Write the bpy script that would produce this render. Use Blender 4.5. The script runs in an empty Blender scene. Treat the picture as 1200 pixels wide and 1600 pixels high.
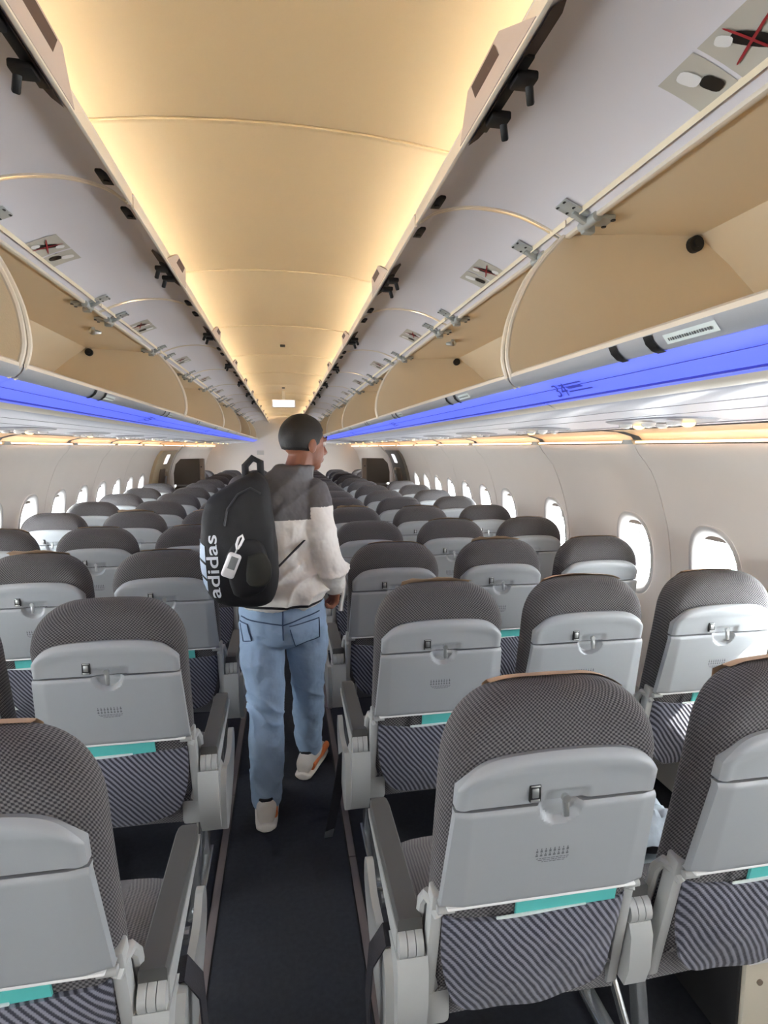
import bpy, bmesh, math, random
from mathutils import Vector, Matrix, noise
from mathutils.bvhtree import BVHTree
random.seed(7)
PI = math.pi
scene = bpy.context.scene
COL = scene.collection

# ---------------------------------------------------------------- camera
cam_d = bpy.data.cameras.new('camera')
cam = bpy.data.objects.new('camera', cam_d)
COL.objects.link(cam)
cam.location = (0.0, 0.0, 1.58)
cam.rotation_euler = (PI / 2 - 0.1143, 0.0, -0.1726)
cam_d.sensor_fit = 'VERTICAL'
cam_d.sensor_height = 36.0
cam_d.lens = 36.0 * 885.0 / 1600.0
cam_d.clip_start = 0.02
scene.camera = cam

# ---------------------------------------------------------------- world / sun / exposure
SKY = 44.0
world = bpy.data.worlds.new('sky')
scene.world = world
world.use_nodes = True
bg = world.node_tree.nodes['Background']
bg.inputs[0].default_value = (0.93, 0.97, 1.0, 1)
bg.inputs[1].default_value = SKY
sun_d = bpy.data.lights.new('sun', 'SUN')
sun_d.energy = 45.0
sun_d.angle = 0.012
sun_d.color = (1.0, 0.95, 0.88)
sun = bpy.data.objects.new('sun', sun_d)
COL.objects.link(sun)
sun.rotation_euler = Vector((-0.45, 0.195, -0.52)).to_track_quat('-Z', 'Y').to_euler()
vs = scene.view_settings
vs.view_transform = 'Standard'
vs.look = 'None'
vs.exposure = 0.34
vs.gamma = 1.0
vs.use_curve_mapping = False
scene.cycles.use_denoising = True
scene.cycles.max_bounces = 10
scene.cycles.diffuse_bounces = 6
scene.cycles.adaptive_threshold = 0.04
scene.cycles.transparent_max_bounces = 12
scene.cycles.sample_clamp_indirect = 12.0

# ---------------------------------------------------------------- helpers
def tag(o, label=None, cat=None, group=None, kind=None):
    if label: o['label'] = label
    if cat: o['category'] = cat
    if group: o['group'] = group
    if kind: o['kind'] = kind
    return o

def empty(name, loc=(0, 0, 0)):
    o = bpy.data.objects.new(name, None)
    o.empty_display_size = 0.05
    o.location = loc
    COL.objects.link(o)
    return o

def place(name, mesh, parent=None, loc=None):
    o = bpy.data.objects.new(name, mesh)
    COL.objects.link(o)
    if parent is not None: o.parent = parent
    if loc is not None: o.location = loc
    return o

class MB:
    """collects faces with a material slot each"""
    def __init__(s): s.v = []; s.f = []; s.m = []
    def add(s, vs, fs, mi=0):
        b = len(s.v); s.v += [tuple(p) for p in vs]
        for f in fs: s.f.append([i + b for i in f]); s.m.append(mi)
        return s
    def grid(s, rows, mi=0, close=False, flip=False):
        n = len(rows); k = len(rows[0]); vs = [p for r in rows for p in r]; fs = []
        for i in range(n - 1):
            for j in range(k if close else k - 1):
                a = i * k + j; b = i * k + (j + 1) % k; c = (i + 1) * k + (j + 1) % k; d = (i + 1) * k + j
                fs.append([a, d, c, b] if flip else [a, b, c, d])
        return s.add(vs, fs, mi)
    def box(s, c, size, bev=0.0, rot=None, mi=0, seg=2):
        bm = bmesh.new(); bmesh.ops.create_cube(bm, size=1.0)
        bmesh.ops.scale(bm, vec=size, verts=bm.verts)
        if bev > 0: bmesh.ops.bevel(bm, geom=bm.edges[:], offset=bev, segments=seg, affect='EDGES', profile=0.5)
        if rot is not None: bmesh.ops.transform(bm, matrix=rot.to_4x4(), verts=bm.verts)
        bmesh.ops.translate(bm, vec=c, verts=bm.verts)
        bm.verts.index_update()
        s.add([v.co for v in bm.verts], [[v.index for v in f.verts] for f in bm.faces], mi); bm.free(); return s
    def beam(s, a, b, w, h, bev=0.0, up=(0, 0, 1), mi=0):
        a = Vector(a); b = Vector(b); d = (b - a); L = d.length; d.normalize()
        x = d.cross(Vector(up)); x.normalize(); z = x.cross(d)
        M = Matrix((x, d, z)).transposed()
        return s.box((a + b) / 2, (w, L, h), bev, M, mi)
    def tube(s, pts, r, n=10, mi=0, cap=True, squash=None):
        P = [Vector(p) for p in pts]; R = r if isinstance(r, (list, tuple)) else [r] * len(P)
        rows = []; pu = None
        for i, p in enumerate(P):
            t = (P[min(i + 1, len(P) - 1)] - P[max(i - 1, 0)]).normalized()
            if pu is None:
                pu = t.orthogonal().normalized()
            pu = (pu - t * pu.dot(t)).normalized(); w = t.cross(pu)
            rows.append([p + (pu * math.cos(2 * PI * k / n) + w * math.sin(2 * PI * k / n)) * R[i] for k in range(n)])
        b = len(s.v); s.grid(rows, mi, close=True)
        if cap:
            s.f.append([b + k for k in range(n)][::-1]); s.m.append(mi)
            e = b + (len(P) - 1) * n; s.f.append([e + k for k in range(n)]); s.m.append(mi)
        return s
    def loft(s, secs, n=20, mi=0):
        """secs: (centre, rx, ry[, axis_u, axis_v]) rings stacked, capped"""
        rows = []
        for q in secs:
            c = Vector(q[0]); u = Vector(q[3]) if len(q) > 3 else Vector((1, 0, 0)); w = Vector(q[4]) if len(q) > 4 else Vector((0, 1, 0))
            rows.append([c + u * (q[1] * math.cos(2 * PI * k / n)) + w * (q[2] * math.sin(2 * PI * k / n)) for k in range(n)])
        b = len(s.v); s.grid(rows, mi, close=True)
        s.f.append([b + k for k in range(n)][::-1]); s.m.append(mi)
        e = b + (len(rows) - 1) * n; s.f.append([e + k for k in range(n)]); s.m.append(mi)
        return s
    def ball(s, c, r, mi=0, nu=16, nv=10, rot=None):
        r = (r, r, r) if not isinstance(r, (tuple, list)) else r; c = Vector(c); rows = []
        for i in range(nv + 1):
            th = PI * i / nv
            row = []
            for k in range(nu):
                ph = 2 * PI * k / nu
                p = Vector((r[0] * math.sin(th) * math.cos(ph), r[1] * math.sin(th) * math.sin(ph), r[2] * math.cos(th)))
                if rot is not None: p = rot @ p
                row.append(c + p)
            rows.append(row)
        return s.grid(rows, mi, close=True, flip=True)
    def prism(s, poly, axis, a, b, mi=0):
        """poly in the two other axes, extruded from a to b along axis"""
        def mk(p, t): return {0: (t, p[0], p[1]), 1: (p[0], t, p[1]), 2: (p[0], p[1], t)}[axis]
        n = len(poly); vs = [mk(p, a) for p in poly] + [mk(p, b) for p in poly]
        fs = [[i, (i + 1) % n, n + (i + 1) % n, n + i] for i in range(n)] + [list(range(n))[::-1], [n + i for i in range(n)]]
        return s.add(vs, fs, mi)
    def disc(s, c, nrm, r, depth=0.0, n=16, mi=0):
        c = Vector(c); d = Vector(nrm).normalized()
        return s.tube([c, c + d * max(depth, 0.0005)], r, n, mi)
    def ribbon(s, pts, wv, th=0.0015, mi=0):
        P = [Vector(p) for p in pts]; rows = []
        for i, p in enumerate(P):
            t = (P[min(i + 1, len(P) - 1)] - P[max(i - 1, 0)]).normalized()
            w = Vector(wv[i] if isinstance(wv, list) else wv); nn = t.cross(w).normalized() * th
            rows.append([p - w - nn, p + w - nn, p + w + nn, p - w + nn])
        return s.grid(rows, mi, close=True)
    def mirror(s):
        s.v = [(-x, y, z) for x, y, z in s.v]; s.f = [f[::-1] for f in s.f]; return s
    def mesh(s, name, mats, angle=40, fix=True):
        me = bpy.data.meshes.new(name); me.from_pydata(s.v, [], s.f)
        mats = mats if isinstance(mats, (list, tuple)) else [mats]
        for m in mats: me.materials.append(m)
        me.polygons.foreach_set('material_index', s.m)
        if fix:
            bm = bmesh.new(); bm.from_mesh(me); bmesh.ops.recalc_face_normals(bm, faces=bm.faces[:]); bm.to_mesh(me); bm.free()
        me.polygons.foreach_set('use_smooth', [True] * len(me.polygons))
        me.set_sharp_from_angle(angle=math.radians(angle))
        me.update(); return me
    def obj(s, name, mats, parent=None, angle=40, loc=None):
        return place(name, s.mesh(name, mats, angle), parent, loc)

# ---------------------------------------------------------------- materials
def srgb(r, g, b):
    f = lambda c: (c / 255 / 12.92) if c / 255 <= 0.04045 else ((c / 255 + 0.055) / 1.055) ** 2.4
    return (f(r), f(g), f(b), 1)

def mat(name, col, rough=0.5, metal=0.0, bump=0.0, bscale=200.0, bdist=0.002, var=0.0, vscale=6.0, spec=0.5, emit=None, estr=0.0):
    m = bpy.data.materials.new(name); m.use_nodes = True
    nt = m.node_tree; b = nt.nodes['Principled BSDF']
    b.inputs['Base Color'].default_value = col; b.inputs['Roughness'].default_value = rough
    b.inputs['Metallic'].default_value = metal; b.inputs['Specular IOR Level'].default_value = spec
    tc = nt.nodes.new('ShaderNodeTexCoord')
    if var > 0:
        n = nt.nodes.new('ShaderNodeTexNoise'); n.inputs['Scale'].default_value = vscale; n.inputs['Detail'].default_value = 4
        nt.links.new(tc.outputs['Object'], n.inputs['Vector'])
        mx = nt.nodes.new('ShaderNodeMix'); mx.data_type = 'RGBA'
        mx.inputs['A'].default_value = tuple(c * (1 - var) for c in col[:3]) + (1,)
        mx.inputs['B'].default_value = tuple(min(1, c * (1 + var)) for c in col[:3]) + (1,)
        nt.links.new(n.outputs['Fac'], mx.inputs['Factor']); nt.links.new(mx.outputs['Result'], b.inputs['Base Color'])
    if bump > 0:
        n2 = nt.nodes.new('ShaderNodeTexNoise'); n2.inputs['Scale'].default_value = bscale; n2.inputs['Detail'].default_value = 2
        nt.links.new(tc.outputs['Object'], n2.inputs['Vector'])
        bp = nt.nodes.new('ShaderNodeBump'); bp.inputs['Strength'].default_value = bump; bp.inputs['Distance'].default_value = bdist
        nt.links.new(n2.outputs['Fac'], bp.inputs['Height']); nt.links.new(bp.outputs['Normal'], b.inputs['Normal'])
    if emit:
        b.inputs['Emission Color'].default_value = emit; b.inputs['Emission Strength'].default_value = estr
    return m

def weave(name, c_dark, c_light, pitch, stripes=False, wrinkle=0.25, ang=45.0):
    """woven upholstery: small crossed cells, or diagonal ribs"""
    m = bpy.data.materials.new(name); m.use_nodes = True
    nt = m.node_tree; N = nt.nodes; L = nt.links; b = N['Principled BSDF']
    b.inputs['Roughness'].default_value = 0.9; b.inputs['Specular IOR Level'].default_value = 0.15
    b.inputs['Sheen Weight'].default_value = 0.15
    tc = N.new('ShaderNodeTexCoord'); sp = N.new('ShaderNodeSeparateXYZ'); L.new(tc.outputs['Object'], sp.inputs[0])
    def math_(op, a, b_=None, v=None):
        n = N.new('ShaderNodeMath'); n.operation = op
        for i, q in enumerate((a, b_)):
            if q is None: continue
            if isinstance(q, (int, float)): n.inputs[i].default_value = q
            else: L.new(q, n.inputs[i])
        return n.outputs[0]
    nz = N.new('ShaderNodeTexNoise'); nz.inputs['Scale'].default_value = 9.0; L.new(tc.outputs['Object'], nz.inputs['Vector'])
    if stripes:
        u = math_('ADD', sp.outputs['X'], math_('MULTIPLY', sp.outputs['Y'], 0.6)); v = sp.outputs['Z']
    else:
        # depth measured from the leaning rear face, wrapped round the two edges
        yy = math_('ADD', math_('ADD', sp.outputs['Y'], 0.046 - 0.205), math_('MULTIPLY', sp.outputs['Z'], 0.205))
        cl = math_('MINIMUM', math_('MAXIMUM', math_('MULTIPLY', sp.outputs['X'], 10.0), -1.0), 1.0)
        u = math_('ADD', sp.outputs['X'], math_('MULTIPLY', yy, cl)); v = math_('ADD', sp.outputs['Z'], yy)
    u = math_('ADD', u, math_('MULTIPLY', nz.outputs['Fac'], pitch * 1.2))
    ca, sa = math.cos(math.radians(ang)), math.sin(math.radians(ang))
    p = math_('ADD', math_('MULTIPLY', u, ca), math_('MULTIPLY', v, sa))
    q = math_('SUBTRACT', math_('MULTIPLY', u, sa), math_('MULTIPLY', v, ca))
    k = 2 * PI / pitch
    s1 = math_('SINE', math_('MULTIPLY', p, k))
    if stripes:
        s2 = math_('SINE', math_('MULTIPLY', q, k * 2.2))
        h = math_('ADD', math_('MULTIPLY', s1, 0.5), math_('MULTIPLY', s2, 0.12))
    else:
        s2 = math_('SINE', math_('MULTIPLY', q, k)); h = math_('MULTIPLY', math_('ADD', s1, s2), 0.3)
    fine = N.new('ShaderNodeTexNoise'); fine.inputs['Scale'].default_value = 420.0; L.new(tc.outputs['Object'], fine.inputs['Vector'])
    h2 = math_('ADD', math_('ADD', h, 0.5), math_('MULTIPLY', math_('SUBTRACT', fine.outputs['Fac'], 0.5), 0.5))
    cr = N.new('ShaderNodeValToRGB'); cr.color_ramp.elements[0].position = 0.22; cr.color_ramp.elements[1].position = 0.82
    cr.color_ramp.elements[0].color = c_dark; cr.color_ramp.elements[1].color = c_light
    L.new(h2, cr.inputs[0]); L.new(cr.outputs[0], b.inputs['Base Color'])
    big = N.new('ShaderNodeTexNoise'); big.inputs['Scale'].default_value = 14.0; big.inputs['Detail'].default_value = 3; L.new(tc.outputs['Object'], big.inputs['Vector'])
    bp0 = N.new('ShaderNodeBump'); bp0.inputs['Strength'].default_value = wrinkle; bp0.inputs['Distance'].default_value = 0.02; L.new(big.outputs['Fac'], bp0.inputs['Height'])
    bp = N.new('ShaderNodeBump'); bp.inputs['Strength'].default_value = 0.55; bp.inputs['Distance'].default_value = 0.0025
    L.new(h2, bp.inputs['Height']); L.new(bp0.outputs['Normal'], bp.inputs['Normal']); L.new(bp.outputs['Normal'], b.inputs['Normal'])
    return m

M = {}
M['wall'] = mat('wall_white', srgb(226, 219, 211), 0.45, bump=0.06, bscale=500, var=0.02)
M['dado'] = mat('dado_grey', srgb(190, 186, 178), 0.55, bump=0.1, bscale=300)
M['ceil'] = mat('ceiling_cream', srgb(232, 218, 190), 0.6, bump=0.05, bscale=400, var=0.015)
M['carpet'] = mat('carpet_navy', srgb(55, 57, 63), 0.95, bump=0.8, bscale=700, var=0.25, vscale=60, spec=0.1)
M['strip'] = mat('strip_grey', srgb(108, 100, 100), 0.7, bump=0.2, var=0.1, vscale=12)
M['binin'] = mat('bin_lining_beige', srgb(228, 211, 182), 0.7, bump=0.15, bscale=300, var=0.03)
M['door'] = mat('bin_door_lavender', srgb(226, 224, 231), 0.5, bump=0.05, bscale=400)
M['cream'] = mat('cream_trim', srgb(222, 212, 196), 0.4)
M['silver'] = mat('brushed_silver', srgb(196, 198, 202), 0.3, metal=0.35, bump=0.1, bscale=150)
M['steel'] = mat('steel', srgb(190, 194, 194), 0.3, metal=0.85)
M['metalw'] = mat('grey_bracket', srgb(176, 180, 178), 0.4, metal=0.3)
M['black'] = mat('black_rubber', srgb(18, 17, 17), 0.5)
M['brown'] = mat('smoked_latch', srgb(58, 40, 35), 0.7)
M['pinkgrey'] = mat('latch_plate', srgb(182, 168, 160), 0.5)
M['psu'] = mat('service_lavender', srgb(214, 215, 224), 0.28, bump=0.04, bscale=200)
M['psud'] = mat('service_grey', srgb(150, 150, 158), 0.35)
M['blue'] = mat('blue_light_lens', srgb(120, 130, 205), 0.4, emit=srgb(76, 96, 232), estr=0.78)
M['bluemark'] = mat('blue_mark', srgb(30, 34, 120), 0.5, emit=srgb(40, 48, 170), estr=0.55)
M['cove'] = mat('cove_lamp', srgb(255, 220, 170), 0.5, emit=(1.0, 0.82, 0.56, 1), estr=184.0)
M['side'] = mat('side_lamp', srgb(255, 230, 190), 0.5, emit=(1.0, 0.62, 0.36, 1), estr=4.5)
M['lampw'] = mat('reading_lamp', srgb(255, 220, 140), 0.3, emit=(1.0, 0.66, 0.22, 1), estr=3.0)
M['lamp0'] = mat('reading_lamp_off', srgb(235, 232, 228), 0.15)
M['sign'] = mat('sign_and_pane_glow', srgb(240, 240, 250), 0.4, emit=(0.92, 0.92, 1.0, 1), estr=1.3)
M['shell'] = mat('seat_shell_grey', srgb(155, 159, 162), 0.42, bump=0.05, bscale=600)
M['shellw'] = mat('arm_shell_pale', srgb(172, 174, 173), 0.38)
M['armpad'] = mat('armrest_pad', srgb(80, 80, 79), 0.5, bump=0.1, bscale=500)
M['fabric'] = weave('seat_weave', srgb(48, 47, 50), srgb(110, 107, 108), 0.0074)
M['pocket'] = weave('pocket_stripe', srgb(52, 53, 64), srgb(132, 133, 146), 0.0125, stripes=True, wrinkle=0.5, ang=40)
M['cushion'] = weave('cushion_weave', srgb(92, 92, 95), srgb(136, 134, 136), 0.0065)
M['tan'] = mat('tan_paper', srgb(196, 166, 136), 0.8, bump=0.2, bscale=40, var=0.1)
M['teal'] = mat('teal_cover', srgb(92, 190, 186), 0.4, var=0.12, vscale=20)
M['paper'] = mat('white_paper', srgb(222, 232, 230), 0.6)
M['print'] = mat('print_grey', srgb(96, 98, 102), 0.6)
M['dark'] = mat('dark_gap', srgb(34, 33, 34), 0.7)
M['belt'] = mat('belt_black', srgb(36, 35, 42), 0.75, bump=0.4, bscale=400)
M['leg'] = mat('leg_metal', srgb(176, 180, 182), 0.25, metal=0.8)
M['blanket'] = mat('blanket_grey', srgb(158, 168, 176), 0.9, bump=0.5, bscale=40, var=0.35, vscale=30)  # strong tone variation puts the dark of the folds into the colour
M['boxc'] = mat('box_cream', srgb(214, 206, 188), 0.5)
M['brownpad'] = mat('brown_pad', srgb(74, 66, 56), 0.55, var=0.06)
M['bronze'] = mat('post_brown', srgb(120, 106, 92), 0.5)
M['doorbeige'] = mat('exit_door_beige', srgb(196, 178, 146), 0.5, var=0.06)
M['doordark'] = mat('exit_door_grey', srgb(120, 116, 108), 0.3, metal=0.3, var=0.2, vscale=8)
M['fuse'] = mat('fuselage_grey', srgb(150, 150, 150), 0.8)
M['placard'] = mat('placard_beige', srgb(190, 187, 178), 0.45)
M['red'] = mat('red_ink', srgb(150, 40, 48), 0.5)
M['peach'] = mat('cove_peach', srgb(238, 208, 170), 0.6)
M['reveal'] = mat('window_reveal', srgb(196, 194, 192), 0.5)
M['shade'] = mat('shade_grey', srgb(150, 140, 130), 0.6)
M['white'] = mat('white_plastic', srgb(236, 236, 236), 0.4)

def glass_mat():
    m = bpy.data.materials.new('window_pane'); m.use_nodes = True; nt = m.node_tree
    nt.nodes.remove(nt.nodes['Principled BSDF'])
    tr = nt.nodes.new('ShaderNodeBsdfTransparent'); tr.inputs[0].default_value = (0.95, 0.97, 0.97, 1)
    gl = nt.nodes.new('ShaderNodeBsdfGlossy'); gl.inputs['Roughness'].default_value = 0.03
    mx = nt.nodes.new('ShaderNodeMixShader'); mx.inputs[0].default_value = 0.05
    nt.links.new(tr.outputs[0], mx.inputs[1]); nt.links.new(gl.outputs[0], mx.inputs[2])
    nt.links.new(mx.outputs[0], nt.nodes['Material Output'].inputs[0]); return m
M['glass'] = glass_mat()

# ================================================================= STRUCTURE
Y0, Y1 = -2.2, 13.4
def lerp(a, b, t): return a + (b - a) * t
WP = [(1.705, 0.0), (1.725, 0.2), (1.75, 0.36), (1.782, 0.55), (1.80, 0.75), (1.802, 0.92), (1.79, 1.08), (1.762, 1.22), (1.72, 1.35), (1.665, 1.47), (1.57, 1.592)]
def wx(z):
    for (xa, za), (xb, zb) in zip(WP, WP[1:]):
        if z <= zb:
            i = WP.index((xa, za)); t = (z - za) / (zb - za)
            p0 = WP[max(i - 1, 0)][0]; p3 = WP[min(i + 2, len(WP) - 1)][0]
            return 0.5 * ((2 * xa) + (-p0 + xb) * t + (2 * p0 - 5 * xa + 4 * xb - p3) * t * t + (-p0 + 3 * xa - 3 * xb + p3) * t ** 3)
    return WP[-1][0]

floor = MB().box((0, (Y0 + Y1) / 2, -0.02), (3.86, Y1 - Y0, 0.04)).obj('floor', M['carpet'])
tag(floor, 'dark navy carpet along the cabin floor', 'floor', kind='structure')
for i, (x, lab) in enumerate(((-0.268, 'left'), (0.228, 'right'))):
    t = empty('trim_%d' % (i + 1), (x, 0, 0)); tag(t, 'thin grey floor strip along the %s edge of the aisle' % lab, 'floor strip', kind='structure')
    ys = [-0.6, 0.9, 2.02, 3.3, 4.6, 5.9, 7.2, 8.5, 10.0, 11.5, 13.2] if i else [-0.6, 1.2, 2.5, 3.8, 5.1, 6.4, 7.7, 9.2, 11.0, 13.2]
    for a, b in zip(ys, ys[1:]):
        MB().box((0, (a + b) / 2, 0.002), (0.026, b - a - 0.006, 0.004), 0.001).obj('strip_segment', M['strip'], t)
    MB().box((0, 6.3, 0.0006), (0.036, 13.8, 0.0012)).obj('strip_channel', M['black'], t)

# ---- side walls with real window openings
WIN = {1: [-1.6, -1.07, -0.53, 0.0, 0.55, 1.08, 1.56, 2.09, 2.65, 3.53, 4.33, 4.87, 5.40, 5.94, 6.47, 7.03, 7.57, 9.9, 10.43, 10.97, 11.5, 12.03, 12.57],
       -1: [-1.53, -1.0, -0.47, 0.07, 0.6, 1.13, 1.67, 2.2, 2.73, 3.27, 3.80, 4.33, 4.86, 5.39, 5.92, 6.43, 6.95, 7.5, 9.9, 10.43, 10.97, 11.5, 12.03, 12.57]}
SEAM = {1: [Y0, -1.33, -0.27, 0.8, 1.3, 2.37, 3.35, 4.6, 5.67, 6.75, 7.85, 9.35, 10.7, 11.77, Y1],
        -1: [Y0, -1.27, -0.2, 0.87, 1.93, 3.0, 3.53, 4.6, 5.66, 6.69, 7.76, 9.35, 10.7, 11.77, Y1]}
WZ, WA, WB = 1.035, 0.148, 0.212      # window centre height, surround half axes
CZ0, CZ1, CW = WZ - 0.235, WZ + 0.235, 0.163
def sup(a, e=2.5):
    c, s_ = math.cos(a), math.sin(a)
    return math.copysign(abs(c) ** (2 / e), c), math.copysign(abs(s_) ** (2 / e), s_)
ZL = [0.02, 0.12, 0.24]
ZLOW = [0.36, 0.45, 0.55, 0.65, 0.74, CZ0]
ZC = [lerp(CZ0, CZ1, i / 10) for i in range(11)]
ZHI = [CZ1, 1.32, 1.37, 1.42, 1.47, 1.51, 1.55, 1.592]

def wall_panel(sd, y0, y1, wins):
    mb = MB(); g = 0.0025; y0 += g; y1 -= g
    P = lambda y, z, o=0.0: (sd * (wx(z) + o), y, z)
    ys = [y0]
    for w in wins: ys += [w - CW, w + CW]
    ys.append(y1)
    for i in range(len(ys) - 1):
        a, b = ys[i], ys[i + 1]
        iswin = i % 2 == 1
        if b - a < 0.002: continue
        mb.grid([[P(a, z), P(b, z)] for z in ZLOW]); mb.grid([[P(a, z), P(b, z)] for z in ZHI])
        if not iswin:
            mb.grid([[P(a, z), P(b, z)] for z in ZC]); continue
        wy = (a + b) / 2; rect = []
        rect += [(b, z) for z in ZC]
        rect += [(lerp(b, a, k / 8), CZ1) for k in range(1, 9)]
        rect += [(a, z) for z in ZC[::-1][1:]]
        rect += [(lerp(a, b, k / 8), CZ0) for k in range(1, 8)]
        el = []
        for (yy, zz) in rect:
            an = math.atan2((zz - WZ) / (CZ1 - WZ), (yy - wy) / CW); c, s_ = sup(an)
            el.append((wy + WA * c, WZ + WB * s_))
        mid = [(lerp(r[0], e[0], 0.6), lerp(r[1], e[1], 0.6)) for r, e in zip(rect, el)]
        mb.grid([[P(*p) for p in rect], [P(*p) for p in mid], [P(*p) for p in el]], close=True)
    # seam lips, folded outwards
    for y in (y0, y1):
        zz = ZLOW + ZC[1:] + ZHI[1:]
        mb.grid([[P(y, z), P(y, z, 0.03)] for z in zz])
    return mb

nwin = 0
for sd, nm in ((-1, 'wall_left'), (1, 'wall_right')):
    # lower dado is the wall object; the moulded panels above are its parts
    mb = MB(); mb.grid([[(sd * wx(z), Y0, z), (sd * wx(z), Y1, z)] for z in ZL + [0.365]])
    mb.grid([[(sd * (wx(0.365) - 0.0), Y0, 0.365), (sd * (wx(0.365)), Y1, 0.365)], [(sd * (wx(0.365) + 0.12), Y0, 0.37), (sd * (wx(0.365) + 0.12), Y1, 0.37)]])
    w = mb.obj(nm, M['dado']); tag(w, 'white moulded cabin side wall on the ' + nm[5:], 'wall', kind='structure')
    sm = SEAM[sd]
    for a, b in zip(sm, sm[1:]):
        if 7.7 < a < 8.0: continue      # exit door bay
        wall_panel(sd, a, b, [y for y in WIN[sd] if a < y < b]).obj('wall_panel', M['wall'], w, angle=35)
    # the side lamp: a warm strip along the top of the panels, and the cream cove above it
    for a, b in zip(sm, sm[1:]):
        n = 10
        prof = [(1.345, 1.648), (1.42, 1.652), (1.50, 1.648), (1.575, 1.628), (1.60, 1.60)]
        MB().grid([[(sd * x, a + 0.03, z), (sd * x, b - 0.03, z)] for x, z in prof]).obj('cove_panel', M['peach'], w)
        MB().box((sd * 1.548, (a + b) / 2, 1.602), (0.012, b - a - 0.10, 0.009), 0.003).obj('side_lamp', M['side'], w)
        MB().prism([(a - 0.05, 1.592), (a + 0.05, 1.592), (a + 0.03, 1.612), (a - 0.03, 1.612)], 0, sd * 1.535, sd * 1.60).obj('lamp_clip', M['metalw'], w)
    # windows
    for y in WIN[sd]:
        nwin += 1
        wo = empty('window_%d' % nwin, (sd * 1.80, y, WZ)); tag(wo, kind='structure')
        tilt = lambda z: 0.0
        def ring(ka, kb, off, n=40, e=2.5):
            r = []
            for k in range(n):
                c, s_ = sup(2 * PI * k / n, e); z = s_ * kb
                r.append((sd * (wx(WZ + z) + off - 1.80), c * ka, z))
            return r
        MB().grid([ring(WA + 0.004, WB + 0.004, -0.001), ring(WA - 0.001, WB - 0.001, -0.009), ring(WA - 0.009, WB - 0.010, -0.010), ring(WA - 0.018, WB - 0.022, -0.004),
                   ring(WA - 0.026, WB - 0.034, 0.006), ring(WA - 0.030, WB - 0.041, 0.016), ring(WA - 0.032, WB - 0.044, 0.024), ring(WA - 0.032, WB - 0.044, 0.10)], close=True).obj('window_frame', M['reveal'], wo, angle=60)
        r1 = ring(WA - 0.031, WB - 0.043, 0.032)
        pm = MB(); pm.add(r1, [list(range(len(r1)))]); pm.obj('pane', M['glass'], wo)
        # the shade, drawn up: only its lower edge shows at the top of the pane
        a_, b_ = WA - 0.031, WB - 0.043; zt = b_ * 0.87
        pts = []
        for k in range(17):
            an = lerp(math.asin(0.87 ** 1.25), PI - math.asin(0.87 ** 1.25), k / 16); c, s_ = sup(an); pts.append((c * a_, s_ * b_))
        sh = MB(); vs_ = [(sd * (wx(WZ + z) + 0.022 - 1.80), yy, z) for yy, z in pts] + [(sd * (wx(WZ + z) + 0.027 - 1.80), yy, z) for yy, z in pts]
        n_ = len(pts); sh.add(vs_, [list(range(n_))[::-1], [n_ + i for i in range(n_)]] + [[i, (i + 1) % n_, n_ + (i + 1) % n_, n_ + i] for i in range(n_)]); sh.obj('window_shade', M['shade'], wo)
        # sky light enters through this opening
        ld = bpy.data.lights.new('portal', 'AREA'); ld.shape = 'RECTANGLE'; ld.size = 0.26; ld.size_y = 0.36; ld.cycles.is_portal = True
        lo = bpy.data.objects.new('window_portal', ld); COL.objects.link(lo)
        lo.location = (sd * (1.80 + 0.085), y, WZ); lo.rotation_euler = (PI / 2, 0, sd * PI / 2)
    # fuselage skin behind the panels keeps daylight out except at the openings
    fz = MB()
    ys = [Y0]
    for y in WIN[sd]: ys += [y - 0.125, y + 0.125]
    ys.append(Y1)
    X = 1.905
    for i in range(len(ys) - 1):
        a, b = ys[i], ys[i + 1]
        if i % 2 == 0: fz.grid([[(sd * X, a, -0.05), (sd * X, b, -0.05)], [(sd * X, a, 1.7), (sd * X, b, 1.7)]])
        else:
            fz.grid([[(sd * X, a, -0.05), (sd * X, b, -0.05)], [(sd * X, a, WZ - 0.175), (sd * X, b, WZ - 0.175)]])
            fz.grid([[(sd * X, a, WZ + 0.175), (sd * X, b, WZ + 0.175)], [(sd * X, a, 1.7), (sd * X, b, 1.7)]])
    fz.grid([[(sd * X, Y0, 1.7), (sd * X, Y1, 1.7)], [(sd * 1.75, Y0, 2.0), (sd * 1.75, Y1, 2.0)], [(sd * 1.3, Y0, 2.36), (sd * 1.3, Y1, 2.36)], [(0, Y0, 2.45), (0, Y1, 2.45)]])
    fz.obj('fuselage_skin', M['fuse'], w)

# ---- ceiling: cream arched panels with joints
CP = [(-0.69, 2.12), (-0.68, 2.20), (-0.62, 2.222), (-0.5, 2.246), (-0.4, 2.262), (-0.3, 2.275), (-0.2, 2.284), (-0.1, 2.289), (0, 2.291)]
CP = CP + [(-x, z) for x, z in CP[-2::-1]]
ceil = MB().grid([[(x, Y0, z + 0.03) for x, z in CP], [(x, Y1, z + 0.03) for x, z in CP]]).obj('ceiling', M['ceil'])
tag(ceil, 'cream arched ceiling panels above the aisle', 'ceiling', kind='structure')
cs = [1.36 + 1.066 * k for k in range(-3, 12)]
cs = [Y0] + [c for c in cs if Y0 + 0.1 < c < Y1 - 0.1] + [Y1]
for a, b in zip(cs, cs[1:]):
    a += 0.003; b -= 0.003
    mb = MB()
    mb.grid([[(x, a, z + 0.012) for x, z in CP], [(x, a, z - 0.002) for x, z in CP], [(x, a + 0.008, z - 0.004) for x, z in CP], [(x, a + 0.018, z) for x, z in CP], [(x, b, z) for x, z in CP], [(x, b, z + 0.012) for x, z in CP]])
    mb.obj('ceiling_panel', M['ceil'], ceil, angle=50)
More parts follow.
